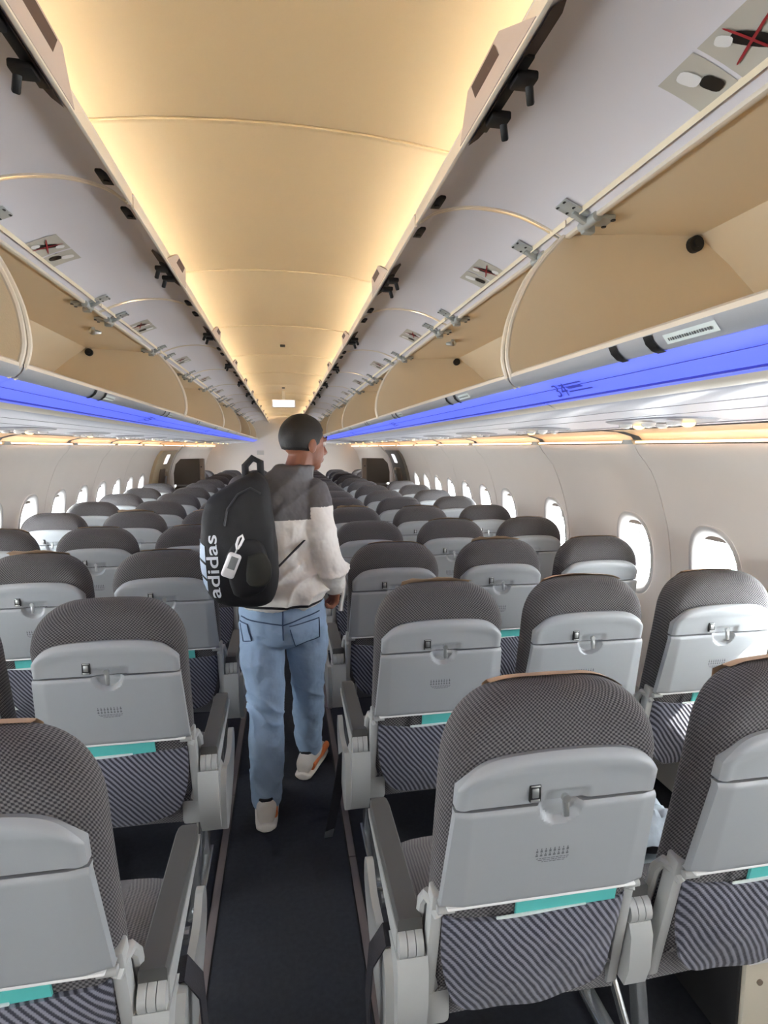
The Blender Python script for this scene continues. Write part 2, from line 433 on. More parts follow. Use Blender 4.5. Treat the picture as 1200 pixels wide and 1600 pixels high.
for y in (4.15, 7.05):
    MB().box((0.0, y, 2.287), (0.035, 0.05, 0.012), 0.003).obj('ceiling_slot', M['dark'], ceil)

# ---- end walls; the one behind the viewer is added to stop a light leak
for nm, y, lab in (('wall_back', Y1, 'pale bulkhead wall at the far end of the cabin'), ('wall_front_added', Y0, 'added pale wall closing the cabin against stray light behind the viewer')):
    w = MB().box((0, y, 1.2), (3.9, 0.05, 2.6)).obj(nm, M['wall']); tag(w, lab, 'wall', kind='structure')
for sx in (-1, 1):
    MB().box((sx * 0.55, Y1 - 0.035, 1.45), (0.16, 0.012, 0.1), 0.004).obj('notice_plate', M['placard'], bpy.data.objects['wall_back'])

# ---- exit doors in the side walls
for sd, nm, mt, lab in ((-1, 'door_1', 'doorbeige', 'beige emergency exit door in the left side wall'), (1, 'door_2', 'doordark', 'grey metallic emergency exit door in the right side wall')):
    a, b = (7.76, 9.35) if sd < 0 else (7.85, 9.35)
    P = lambda y, z, o=0.0: (sd * (wx(z) + o), y, z)
    d = empty(nm, (0, 0, 0)); tag(d, lab, 'exit door', kind='structure')
    zz = [0.02, 0.2, 0.36, 0.5, 0.65, 0.8, 0.95, 1.08, 1.2, 1.3, 1.4, 1.47, 1.53, 1.592]
    MB().grid([[P(a, z, 0.01), P(b, z, 0.01)] for z in zz]).obj('surround', M['wall'], d)
    ya, yb_ = a + 0.22, b - 0.32
    mb = MB(); mb.grid([[P(ya, z, 0.012), P(ya, z, -0.03), P(ya + 0.04, z, -0.04), P(yb_ - 0.04, z, -0.04), P(yb_, z, -0.03), P(yb_, z, 0.012)] for z in zz[:-1]]); mb.obj('slab', M[mt], d)
    ym = (ya + yb_) / 2
    mb = MB(); r = [(ym - 0.12, 1.34), (ym + 0.10, 1.34), (ym + 0.10, 1.47), (ym - 0.12, 1.47)]
    mb.add([P(y, z, -0.045) for y, z in r], [[0, 1, 2, 3]]); mb.obj('pane', M['sign'], d)  # closed pane that glows like the sign, standing in for daylight
    mb = MB()
    for z0_, z1_ in ((0.95, 1.26),):
        mb.add([P(ym - 0.2, z0_, -0.055), P(ym + 0.08, z0_, -0.055), P(ym + 0.08, z1_, -0.055), P(ym - 0.2, z1_, -0.055)] + [P(ym - 0.22, z0_ - 0.02, -0.035), P(ym + 0.1, z0_ - 0.02, -0.035), P(ym + 0.1, z1_ + 0.02, -0.035), P(ym - 0.22, z1_ + 0.02, -0.035)],
               [[0, 1, 2, 3], [0, 1, 5, 4], [1, 2, 6, 5], [2, 3, 7, 6], [3, 0, 4, 7]])
    mb.obj('handle_cover', M['bronze'], d)
    MB().beam(P(ym + 0.2, 1.02, -0.06), P(ym + 0.22, 1.16, -0.06), 0.03, 0.03, 0.008).obj('handle', M['steel'], d)
    MB().ball(P(ym + 0.2, 1.24, -0.05), 0.022).obj('knob', M['cream'], d)

# ================================================================= OVERHEAD BINS
HX, HZ = 0.72, 2.118
FRONT = [(0.72, 2.118), (0.669, 2.063), (0.627, 2.005), (0.594, 1.932), (0.578, 1.875), (0.573, 1.81), (0.585, 1.764)]
def smooth(pts, n):
    out = []
    for i in range(len(pts) - 1):
        p0 = pts[max(i - 1, 0)]; p1 = pts[i]; p2 = pts[i + 1]; p3 = pts[min(i + 2, len(pts) - 1)]
        for k in range(n):
            t = k / n
            out.append(tuple(0.5 * ((2 * b) + (-a + c) * t + (2 * a - 5 * b + 4 * c - d) * t * t + (-a + 3 * b - 3 * c + d) * t ** 3) for a, b, c, d in zip(p0, p1, p2, p3)))
    return out + [pts[-1]]
FS = smooth(FRONT, 3)
ROT = math.radians(-71.5)
def swing(p):
    dx, dz = p[0] - HX, p[1] - HZ
    return (HX + dx * math.cos(ROT) - dz * math.sin(ROT), HZ + dx * math.sin(ROT) + dz * math.cos(ROT))
DP = [swing(p) for p in FS]                 # open door, inner face, hinge to free edge
DL = [0.0]
for a, b in zip(DP, DP[1:]): DL.append(DL[-1] + math.hypot(b[0] - a[0], b[1] - a[1]))
def dsurf(t, off=0.0):
    """point and inner normal on the open door at arc fraction t"""
    s = t * DL[-1]
    for i in range(len(DL) - 1):
        if s <= DL[i + 1] or i == len(DL) - 2:
            u = (s - DL[i]) / (DL[i + 1] - DL[i]); a, b = DP[i], DP[i + 1]
            x = lerp(a[0], b[0], u); z = lerp(a[1], b[1], u)
            tx, tz = b[0] - a[0], b[1] - a[1]; l = math.hypot(tx, tz); nx, nz = -tz / l, tx / l
            if nz > 0: nx, nz = -nx, -nz
            return (x + nx * off, z + nz * off)
BIN = 2.13; HALF = 0.5285
def fin(mb, sd, name, mats, parent, angle=40, loc=None):
    if sd < 0: mb.mirror()
    return mb.obj(name, mats, parent, angle, loc)
_cache = {}
def shared(key, sd, make, mats, angle=40):
    k = (key, sd)
    if k not in _cache:
        mb = make()
        if sd < 0: mb.mirror()
        _cache[k] = mb.mesh(key, mats, angle)
    return _cache[k]

def mk_door():
    mb = MB(); L = HALF - 0.003; n = 26
    inn = [dsurf(i / n, 0.0) for i in range(n + 1)]; out = [dsurf(i / n, -0.022) for i in range(n + 1)]
    ring = inn + out[::-1]
    mb.grid([[(x, y, z) for x, z in ring] for y in (-L, -L + 0.003, L - 0.003, L)], close=True)
    b = len(mb.v); k = len(ring)
    for y in (-L, L):
        mb.grid([[(x, y, z) for x, z in inn], [(x, y, z) for x, z in out]])
    return mb
def mk_door_edge():
    mb = MB(); L = HALF - 0.003
    for y in (-L, L):
        mb.tube([(dsurf(i / 20, 0.001)[0], y, dsurf(i / 20, 0.001)[1]) for i in range(21)], 0.0028, 6)
    x, z = dsurf(1.0, -0.008); mb.box((x - 0.004, 0, z), (0.008, 2 * L, 0.032), 0.002)
    return mb
def mk_hinge():
    mb = MB()
    x0, z0 = dsurf(0.03, 0.004); x1, z1 = dsurf(0.20, 0.005)
    mb.beam((x0, 0, z0), (x1, 0, z1), 0.05, 0.006, 0.002)
    x2, z2 = dsurf(0.10, 0.014)
    mb.beam((x0 + 0.005, 0, z0 - 0.012), (x2, 0, z2 + 0.006), 0.016, 0.014, 0.003)
    mb.tube([(HX + 0.002, -0.036, HZ - 0.008), (HX + 0.002, 0.036, HZ - 0.008)], 0.0125, 12)
    mb.box((HX + 0.03, 0.0, HZ - 0.003), (0.05, 0.05, 0.012), 0.003)
    mb.box((HX + 0.012, 0.025, HZ - 0.018), (0.03, 0.02, 0.018), 0.004)
    for t, y in ((0.12, -0.016), (0.12, 0.016), (0.185, -0.016), (0.185, 0.016)):
        x, z = dsurf(t, 0.007); mb.disc((x, y, z), (0, 0, -1), 0.0058, 0.0015, 8, 1)
    for y in (-0.02, 0.02): mb.disc((HX + 0.05, y, HZ - 0.008), (0, 0, -1), 0.006, 0.003, 8, 1)
    return mb
def mk_latch():
    # latch housing that stands out over the free edge, with a smoked flap, and black hooks inside
    mb = MB(); x, z = dsurf(1.0); n = 0
    mb.prism([(-0.16, 0.0), (-0.07, 0.045), (0.07, 0.045), (0.16, 0.0)], 0, x - 0.014, x - 0.004, 0)
    mb.v = [(vx - (vz) * 0.35, vy, z - 0.006 + vz * 0.9) for vx, vy, vz in mb.v]
    b = len(mb.v)
    mb.add([(x - 0.0165 - 0.002 * 0, -0.055, z + 0.004), (x - 0.0165, 0.055, z + 0.004), (x - 0.030, 0.05, z + 0.030), (x - 0.030, -0.05, z + 0.030)], [[0, 1, 2, 3]], 1)
    return mb
def mk_hook():
    mb = MB(); x, z = dsurf(0.955, 0.004)
    mb.box((x, 0, z), (0.02, 0.20, 0.006), 0.002)
    for y in (-0.055, 0.05):
        mb.box((x + 0.012, y, z - 0.006), (0.035, 0.035, 0.014), 0.004)
        mb.beam((x + 0.02, y, z - 0.006), (x + 0.032, y + 0.018, z - 0.030), 0.012, 0.01, 0.003)
    return mb
def mk_smoke():
    mb = MB(); rows = []
    for t in (0.90, 0.93, 0.96, 0.99):
        x, z = dsurf(t, 0.0025); rows.append([(x, y * (1 if t > 0.92 else 0.8), z) for y in (-0.17, -0.09, 0.0, 0.09, 0.17)])
    return mb.grid(rows)
def mk_bumper():
    mb = MB(); x, z = dsurf(0.945, 0.003)
    mb.box((x, 0, z), (0.026, 0.062, 0.009), 0.004); mb.disc((x, 0.008, z - 0.004), (0, 0, -1), 0.007, 0.004, 10); return mb
def mk_placard():
    mb = MB()
    def sh(poly, off, mi):
        pts = []
        for t, y in poly:
            x, z = dsurf(t, off); pts.append((x, y, z))
        mb.add(pts, [list(range(len(pts)))], mi)
    for y0, y1 in ((-0.115, -0.004), (0.004, 0.085)):
        mb.grid([[(dsurf(0.06 + 0.03 * k, 0.0012)[0], y, dsurf(0.06 + 0.03 * k, 0.0012)[1]) for y in (y0, y1)] for k in range(9)], 0)
    # near tile: crossed-out case; far tile: case stowed lengthwise
    def blob(ct, cy, rt, ry, rot, mi, off, n=14):
        c, s = math.cos(rot), math.sin(rot); pl = []
        for k in range(n):
            a = 2 * PI * k / n; q = sup(a, 3.2); u, v = q[0] * rt, q[1] * ry
            pl.append((ct + (u * c - v * s) / DL[-1], cy + u * s + v * c))
        sh(pl, off + 0.0012, mi)
    blob(0.18, -0.06, 0.030, 0.012, 0.5, 2, 0.002); blob(0.12, -0.082, 0.012, 0.010, 0.5, 1, 0.0022); blob(0.25, -0.035, 0.012, 0.010, 0.5, 1, 0.0022)
    for rr in (0.2, 1.9): blob(0.18, -0.06, 0.046, 0.0022, rr, 3, 0.003)
    blob(0.15, 0.03, 0.018, 0.013, 0.25, 2, 0.002); blob(0.23, 0.045, 0.018, 0.013, 0.25, 1, 0.0022)
    return mb
def mk_top():       # bin lining: top, back, bottom
    mb = MB(); L = BIN / 2 - 0.008
    prof = [(0.735, 2.122), (0.9, 2.132), (1.10, 2.14), (1.20, 2.07), (1.30, 1.985), (1.37, 1.86), (1.385, 1.78), (1.0, 1.772), (0.60, 1.758)]
    mb.grid([[(x, -L, z) for x, z in prof], [(x, L, z) for x, z in prof]])
    return mb
def mk_back_patch():
    mb = MB(); return mb
def mk_rim():       # cream front rim along the upper edge of the opening
    return MB().box((HX + 0.006, 0, HZ - 0.002), (0.016, BIN - 0.012, 0.012), 0.004)
SIDEPOLY = FS + [(0.62, 1.742), (1.0, 1.762), (1.385, 1.77), (1.37, 1.86), (1.30, 1.985), (1.20, 2.07), (1.10, 2.14), (0.9, 2.132)]
def mk_side():
    return MB().prism(SIDEPOLY, 1, -0.006, 0.006)
def mk_bead():
    return MB().tube([(x, 0, z) for x, z in FS] + [(0.612, 0, 1.737)], 0.0072, 8)
LIPP = [(0.600, 1.770), (0.588, 1.773), (0.582, 1.768), (0.582, 1.760), (0.588, 1.748), (0.600, 1.738), (0.612, 1.7345), (0.612, 1.75)]
def mk_lip():
    L = BIN / 2 - 0.004
    mb = MB(); mb.grid([[(x, -L, z) for x, z in LIPP[3:]], [(x, L, z) for x, z in LIPP[3:]]]); return mb
def mk_lipedge():
    L = BIN / 2 - 0.004
    mb = MB(); mb.grid([[(x, -L, z) for x, z in LIPP[:4]], [(x, L, z) for x, z in LIPP[:4]]]); return mb
def mk_band():
    return MB().grid([[(x - 0.002, y, z - 0.002) for x, z in LIPP[3:7]] for y in (-0.011, 0.011)])
def mk_sticker():
    mb = MB(); a, b = LIPP[3], LIPP[4]
    def q(y0, y1, t0, t1, o, mi):
        f = lambda t: (lerp(a[0], LIPP[5][0], t) - 0.002 - o, lerp(a[1], LIPP[5][1], t) - 0.002 - o)
        mb.add([(f(t0)[0], y0, f(t0)[1]), (f(t0)[0], y1, f(t0)[1]), (f(t1)[0], y1, f(t1)[1]), (f(t1)[0], y0, f(t1)[1])], [[0, 1, 2, 3]], mi)
    q(-0.06, 0.05, 0.2, 0.8, 0.001, 0)
    for k in range(18): q(-0.050 + k * 0.0052, -0.0475 + k * 0.0052 + 0.001 * (k % 3 == 0), 0.42, 0.60, 0.002, 1)
    return mb
BLUEP = [(0.609, 1.7345), (0.630, 1.726), (0.655, 1.716), (0.678, 1.705), (0.698, 1.692)]
def mk_blue():
    L = BIN / 2 - 0.003
    mb = MB(); prof = BLUEP + [(0.70, 1.70), (0.62, 1.74)]
    mb.grid([[(x, -L, z) for x, z in prof], [(x, L, z) for x, z in prof]], close=True); return mb
def mk_blue_line():
    L = BIN / 2 - 0.003
    mb = MB()
    mb.box((0.6885, 0, 1.6975), (0.006, 2 * L, 0.0045), 0.001); mb.box((0.6475, 0, 1.7185), (0.003, 2 * L, 0.001)); return mb
VALP = [(0.698, 1.692), (0.706, 1.687), (0.722, 1.680), (0.735, 1.681), (0.74, 1.678), (0.85, 1.6735), (1.0, 1.668), (1.15, 1.662), (1.29, 1.655), (1.325, 1.652), (1.335, 1.66), (1.335, 1.70), (0.70, 1.735)]
def mk_val():
    L = BIN / 2 - 0.003
    mb = MB(); mb.grid([[(x, -L, z) for x, z in VALP[:4]], [(x, L, z) for x, z in VALP[:4]]]); return mb
def mk_psu():
    L = BIN / 2 - 0.003
    mb = MB(); mb.grid([[(x, -L, z) for x, z in VALP[3:]], [(x, L, z) for x, z in VALP[3:]]]); return mb
def mk_psu_groove():
    L = BIN / 2 - 0.003
    mb = MB()
    for x, z in ((0.87, 1.6722), (1.02, 1.6667)): mb.box((x, 0, z), (0.003, 2 * L, 0.0012))
    mb.box((1.285, 0, 1.6545), (0.012, 2 * L, 0.003)); return mb
def mk_stop():
    mb = MB(); mb.disc((1.085, 0, 2.115), (0, -1, 0), 0.021, 0.016, 16); mb.disc((1.085, -0.016, 2.115), (0, -1, 0), 0.010, 0.005, 12); return mb
def mk_shelf_lamp():
    mb = MB(); mb.tube([(0.86, -0.05, 2.124), (0.88, 0.0, 2.118), (0.86, 0.05, 2.124)], [0.008, 0.014, 0.008], 8); return mb

rowmark = bpy.data.curves.new('rowmark', 'FONT'); rowmark.body = '34'; rowmark.size = 0.05; rowmark.align_x = 'CENTER'
rm_o = bpy.data.objects.new('rowmark', rowmark); COL.objects.link(rm_o)
bpy.context.view_layer.update()
rm_me = bpy.data.meshes.new_from_object(rm_o.evaluated_get(bpy.context.evaluated_depsgraph_get()))
RM = ([tuple(v.co) for v in rm_me.vertices], [list(p.vertices) for p in rm_me.polygons])
bpy.data.objects.remove(rm_o)
def bsurf(u, o=0.004):
    """point across the blue lens, u from upper 0 to lower 1"""
    k = u * (len(BLUEP) - 1); i = min(int(k), len(BLUEP) - 2); t = k - i
    a, b = BLUEP[i], BLUEP[i + 1]; return (lerp(a[0], b[0], t) - o * 0.45, lerp(a[1], b[1], t) - o)
_flip = [False]
def mk_mark():
    mb = MB()
    sg_ = -1 if not _flip[0] else 1
    mb.add([(bsurf(0.72 - y * 15)[0], sg_ * (x * 1.3 + y * 1.5) , bsurf(0.72 - y * 15)[1]) for x, y, z in [(p[0] - 0.0, p[1] - 0.0, 0) for p in RM[0]]], RM[1])
    return mb

BINS = [-0.69 + BIN * k for k in range(-1, 7)]
ordn = ['nearest', 'second', 'third', 'fourth', 'fifth', 'sixth', 'seventh', 'eighth', 'ninth', 'tenth', 'eleventh', 'twelfth', 'thirteenth', 'fourteenth', 'fifteenth']
for sd, sname in ((-1, 'left'), (1, 'right')):
    for bi, yb0 in enumerate(BINS):
        if yb0 + 0.2 > Y1 or yb0 < -0.8: continue
        vis = bi - 1
        yc = yb0 + BIN / 2
        b = empty('overhead_bin', (0, yc, 0))
        tag(b, 'open beige overhead bin with raised doors, %s along the %s side' % (ordn[vis], sname), 'overhead bin', 'open overhead bins')
        def P(key, mk, mats, parent=b, y=0.0, angle=40, name=None):
            o = place(name or key, shared(key, sd, mk, mats, angle), parent); o.location = (0, y, 0); return o
        P('lining', mk_top, M['binin'], angle=25)
        P('top_rim', mk_rim, M['cream'])
        for s_ in (-1, 1):
            sp_ = P('side_panel', mk_side, M['binin'], y=s_ * (BIN / 2 - 0.015))
            P('trim_bead', mk_bead, M['cream'], sp_)
            if vis < 3:
                st = P('rubber_stop', mk_stop, M['black'], sp_)
                st.location = (0, -0.006 if s_ > 0 else 0.022, 0)
        P('lip', mk_lip, M['silver']); P('lip_edge', mk_lipedge, M['cream'])
        for c_ in (-0.53, 0.53):
            if vis < 4:
                for dy in (-0.05, 0.05): P('latch_band', mk_band, M['black'], y=c_ + dy + (0.0 if sd > 0 else 0.02))
            if vis < 3: P('sticker', mk_sticker, [M['paper'], M['print']], y=c_ - 0.135 if sd > 0 else c_ + 0.135)
            P('shelf_light', mk_shelf_lamp, M['steel'], y=c_ - 0.1)
        lens = P('light_lens', mk_blue, M['blue']); P('lens_line', mk_blue_line, M['bluemark'], lens)
        if vis < 3:
            _flip[0] = sd < 0
            mk_ = P('row_marking', mk_mark, M['bluemark'], lens)
            mk_.location = (0, 0.93 if sd > 0 else 0.35, 0)
            fr_ = place('row_pictogram', shared('row_pictogram', sd, lambda: MB().add([(bsurf(0.25)[0], -0.05, bsurf(0.25)[1]), (bsurf(0.25)[0], 0.05, bsurf(0.25)[1]), (bsurf(0.30)[0], 0.05, bsurf(0.30)[1]), (bsurf(0.30)[0], -0.05, bsurf(0.30)[1]),
                        (bsurf(0.55)[0], -0.05, bsurf(0.55)[1]), (bsurf(0.55)[0], 0.05, bsurf(0.55)[1]), (bsurf(0.60)[0], 0.05, bsurf(0.60)[1]), (bsurf(0.60)[0], -0.05, bsurf(0.60)[1]),
                        (bsurf(0.38)[0], -0.03, bsurf(0.38)[1]), (bsurf(0.38)[0], 0.035, bsurf(0.38)[1]), (bsurf(0.47)[0], 0.035, bsurf(0.47)[1]), (bsurf(0.47)[0], -0.03, bsurf(0.47)[1])], [[0, 1, 2, 3], [4, 5, 6, 7], [8, 9, 10, 11]]), M['bluemark']), lens)
            fr_.location = (0, 0.83 if sd > 0 else 0.45, 0)
        for h_ in (-1, 1):
            d = P('bin_door', mk_door, M['door'], y=h_ * BIN / 4, angle=50)
            P('door_edge', mk_door_edge, M['cream'], d)
            for q in (-1, 1):
                P('hinge', mk_hinge, [M['metalw'], M['black']], d, y=q * (HALF - 0.13))
                if vis < 4: P('bumper', mk_bumper, M['black'], d, y=q * (HALF - 0.09))
            P('latch', mk_latch, [M['pinkgrey'], M['brown']], d)
            if vis < 4:
                P('latch_hooks', mk_hook, M['black'], d, y=0.03); P('latch_pad', mk_smoke, M['brown'], d, y=0.0)
                P('placard', mk_placard, [M['placard'], M['white'], M['black'], M['red']], d, y=-0.09 + (0.0 if sd > 0 else 0.0))
        # service panel under the bin
        sv = P('service_panel', mk_psu, M['psu'], angle=30); P('valance', mk_val, M['cream'], angle=60); P('groove', mk_psu_groove, M['psud'], sv)
        # ceiling cove lamp hidden over the raised doors
        cl = MB().box((sd * 0.60, yc, 2.186), (0.022, BIN - 0.05, 0.014), 0.003).obj('cove_lamp', M['cove'])
        tag(cl, 'warm cove lamp above the %s raised bin doors on the %s side' % (ordn[vis], sname), 'lamp', 'cove lamps')

# reading light / air vent units over each row
def mk_unit_plate():
    mb = MB(); n = 28; r0 = []; r1 = []
    for k in range(n):
        c, s = sup(2 * PI * k / n, 2.6); r0.append((1.15 + c * 0.10, s * 0.22, 1.662 - c * 0.005)); r1.append((1.15 + c * 0.093, s * 0.21, 1.657 - c * 0.005))
    mb.grid([r0, r1], close=True); mb.add(r1, [list(range(n))]); return mb
def mk_vent():
    mb = MB(); mb.tube([(1.12, 0, 1.653), (1.12, 0, 1.644), (1.12, 0, 1.640)], [0.022, 0.020, 0.010], 12); return mb
def mk_read():
    mb = MB(); mb.tube([(1.19, 0, 1.652), (1.19, 0, 1.643), (1.19, 0, 1.639)], [0.020, 0.017, 0.007], 12); return mb
for sd, sname in ((-1, 'left'), (1, 'right')):
    for k in range(14):
        y = (1.62 if sd > 0 else 1.95) + 0.86 * k
        if y > Y1 - 0.5: break
        u = empty('service_unit', (0, y, 0)); tag(u, 'oval reading light and air vent unit, %s overhead on the %s side' % (ordn[k], sname), 'reading light', 'overhead reading light units')
        place('plate', shared('unit_plate', sd, mk_unit_plate, M['psud']), u)
        for q in (-0.12, 0.0, 0.12):
            o = place('vent', shared('vent', sd, mk_vent, M['lamp0']), u); o.location = (0, q, 0)
            lit = (q == 0.12 and k != 3) or (sd > 0 and k == 0 and q == -0.12)
            o = place('reading_lamp', shared('reading_lamp_lit' if lit else 'reading_lamp', sd, mk_read, M['lampw'] if lit else M['lamp0']), u); o.location = (0, q + 0.03, 0)
# exit sign
sg = empty('exit_sign', (0.0, 7.45, 2.13)); tag(sg, 'small lit white sign box hanging from the ceiling over the aisle', 'sign')
MB().box((0, 0, 0), (0.30, 0.05, 0.10), 0.008).obj('sign_box', M['white'], sg)
MB().box((0, -0.027, 0), (0.27, 0.006, 0.08), 0.002).obj('sign_face', M['sign'], sg)
MB().box((0, 0, 0.10), (0.04, 0.03, 0.12), 0.004).obj('hanger', M['white'], sg)

# ================================================================= SEATS
HWB = 0.212; ZT = 1.142
def rear(z):
    if z > 1.0: return -0.046 + 0.10 * max(0, z - 1.06)
    return -0.046 + (1.0 - z) * 0.205
def pillow(outline, rearf, thick, r, n_edge=6, rings=5, mi=0, bulge=0.0, mb=None):
    """closed X-Z outline given a rounded edge and a thickness in y (thick may depend on z)"""
    mb = mb or MB(); n = len(outline)
    cx = sum(p[0] for p in outline) / n; cz = sum(p[1] for p in outline) / n
    nr = []
    for i in range(n):
        a = outline[i - 1]; b = outline[(i + 1) % n]; tx, tz = b[0] - a[0], b[1] - a[1]; l = math.hypot(tx, tz) or 1
        nx, nz = tz / l, -tx / l
        if nx * (outline[i][0] - cx) + nz * (outline[i][1] - cz) < 0: nx, nz = -nx, -nz
        nr.append((nx, nz))
    th = thick if callable(thick) else (lambda z: thick)
    def lay(inset, f):
        return [(p[0] - q[0] * inset, rearf(p[1] - q[1] * inset) + f * th(p[1]), p[1] - q[1] * inset) for p, q in zip(outline, nr)]
    layers = []
    for k in range(n_edge + 1):
        a = PI / 2 * k / n_edge; layers.append((r * (1 - math.sin(a)), r * (1 - math.cos(a)), 0))
    rows = []
    for ins, off, _ in layers: rows.append(None)
    rows = []
    def row(ins, yo, front):
        out = []
        for p, q in zip(outline, nr):
            x = p[0] - q[0] * ins; z = p[1] - q[1] * ins; t = th(z)
            out.append((x, rearf(z) + (t - yo if front else yo), z))
        return out
    e1 = [row(r * (1 - math.sin(PI / 2 * k / n_edge)), r * (1 - math.cos(PI / 2 * k / n_edge)), False) for k in range(n_edge + 1)]
    e2 = [row(r * (1 - math.sin(PI / 2 * k / n_edge)), r * (1 - math.cos(PI / 2 * k / n_edge)), True) for k in range(n_edge, -1, -1)]
    def cap(base, front):
        rr = []
        for k in range(1, rings + 1):
            f = 1 - k / rings; f = max(f, 0.02); out = []
            for p in base:
                x = cx + (p[0] - cx) * f; z = cz + (p[2] - cz) * f; t = th(z)
                bl = bulge * (1 - f * f)
                out.append((x, rearf(z) + (t + bl if front else -bl), z))
            rr.append(out)
        return rr
    allr = cap(e1[0], False)[::-1] + e1 + e2 + cap(e2[-1], True)
    mb.grid(allr, mi, close=True)
    return mb
def back_outline(hw=HWB, z0=0.43, zt=ZT, rc=0.135, n=12):
    pts = []
    arch = 0.016
    zz = [lerp(z0 + 0.03, zt - rc, k / 8) for k in range(9)]
    pts += [(hw - 0.012 * max(0, (0.75 - z)) , z) for z in zz]
    for k in range(1, n + 1):
        a = PI / 2 * k / n; c = math.cos(a) ** (2 / 2.25); s = math.sin(a) ** (2 / 2.25)
        pts.append((hw - rc + rc * c, zt - rc - arch + 0.0 + (rc) * s + arch * (1 - ((hw - rc + rc * c) / hw) ** 2) if a > 0 else 0))
    m = 8
    for k in range(1, m):
        x = lerp(hw - rc, -(hw - rc), k / m); pts.append((x, zt - arch + arch * (1 - (x / hw) ** 2)))
    left = [(-x, z) for x, z in pts[:9 + n]][::-1]
    pts += left
    pts += [(lerp(-hw, hw, k / 6) * 0.98, z0) for k in range(0, 7)]
    return pts
def top_z(x):
    hw, rc, arch = HWB, 0.135, 0.016; ax = abs(x)
    b = arch * (1 - (ax / hw) ** 2)
    if ax < hw - rc: return ZT - arch + b
    c = min(1, (ax - (hw - rc)) / rc); s = (1 - c ** 2.25) ** (1 / 2.25); return ZT - rc - arch + rc * s + b
def mk_backrest():
    return pillow(back_outline(), rear, lambda z: 0.105 + 0.02 * max(0, 0.8 - z), 0.045, 7, 8, bulge=0.0)

def panel(zl, zh, hw, yf, nx, nz, thick, mi=0, mb=None):
    """plate in X-Z with functions for its edges; yf(x, z) is the rear face; front closed"""
    mb = mb or MB(); R = []; F = []
    for j in range(nz + 1):
        rr = []; ff = []
        for i in range(nx + 1):
            u = -1 + 2 * i / nx; v = j / nz; z = lerp(zl(u), zh(u), v); x = u * hw(v)
            rr.append((x, yf(x, z), z)); ff.append((x, yf(x, z) + thick, z))
        R.append(rr); F.append(ff)
    mb.grid(R, mi); mb.grid(F, mi, flip=True)
    border = lambda G: G[0] + [r[-1] for r in G[1:]] + G[-1][::-1][1:] + [r[0] for r in G[::-1]][1:-1]
    mb.grid([border(R), border(F)], mi, close=True)
    return mb
SH = -0.019
def edge_round(x, z, hw, z0, z1, r=0.012):
    d = min(hw - abs(x), z - z0, z1 - z); d = max(0.0, min(d, r)); return (r - math.sqrt(max(0, r * r - (r - d) ** 2)))
def mk_shell():
    hw0 = 0.196
    def ztop(u): return 1.036 - 0.046 * abs(u) ** 7 - 0.014 * u * u
    def yf(x, z):
        y = rear(z) + SH
        zt = ztop(max(-1, min(1, x / hw0)))
        e = min(zt - z, hw0 - abs(x)); y += 0.010 * max(0, 1 - e / 0.018) ** 2
        # pressed arc below the top
        arc = 1.005 - 0.9 * x * x - (0.10 * (abs(x) - 0.13) if abs(x) > 0.13 else 0)
        d = (z - arc) / 0.011
        y += 0.0045 / (1 + math.exp(max(-30, min(30, d * 2.2)))) * (1 if abs(x) < 0.17 else max(0, 1 - (abs(x) - 0.17) / 0.02))
        # hand recess over the latch
        dx = max(0, abs(x - 0.012) - 0.038) / 0.008; dz = max(0, z - 0.952) / 0.006
        y += 0.006 * max(0, 1 - dx) * max(0, 1 - dz)
        return y
    return panel(lambda u: 0.9335, ztop, lambda v: hw0 + 0.0 * v, yf, 56, 26, 0.02)
def mk_tray():
    def hw(v): return lerp(0.211, 0.1985, v)
    def yf(x, z):
        y = rear(z) + SH - 0.004
        y += 0.22 * max(0, abs(x) - 0.168)                         # chamfered sides
        y += 0.006 * max(0, 1 - (0.9285 - z) / 0.010) ** 2
        y += 0.006 * max(0, 1 - (z - 0.704) / 0.010) ** 2
        r = math.hypot((x - 0.002) * 1.0, z - 0.930)
        if r < 0.044: y += 0.015 * min(1.0, (0.044 - r) / 0.009)
        return y
    return panel(lambda u: 0.704 - 0.004 * (1 - u * u), lambda u: 0.9285, hw, yf, 92, 48, 0.018)
def mk_tray_lip():
    mb = MB(); y = rear(0.69) + SH
    mb.box((0, y + 0.006, 0.701), (0.395, 0.016, 0.007), 0.003)
    return mb
def mk_latch_lever():
    mb = MB(); y = rear(0.93) + SH - 0.008
    mb.beam((0.004, y - 0.002, 0.952), (0.006, y - 0.004, 0.912), 0.012, 0.008, 0.003, up=(0, -1, 0)); mb.disc((0.004, y, 0.948), (0, -1, 0), 0.008, 0.008, 12); return mb
def mk_button():
    mb = MB(); y = rear(0.955) + SH + 0.003
    mb.box((-0.052, y - 0.001, 0.958), (0.022, 0.006, 0.032), 0.001, mi=1); mb.box((-0.052, y - 0.0035, 0.959), (0.013, 0.004, 0.018), 0.0015, mi=0)
    mb.box((-0.052, y - 0.0035, 0.945), (0.018, 0.004, 0.004), 0.001, mi=0); mb.box((-0.052, y - 0.0035, 0.972), (0.018, 0.004, 0.003), 0.001, mi=0); return mb
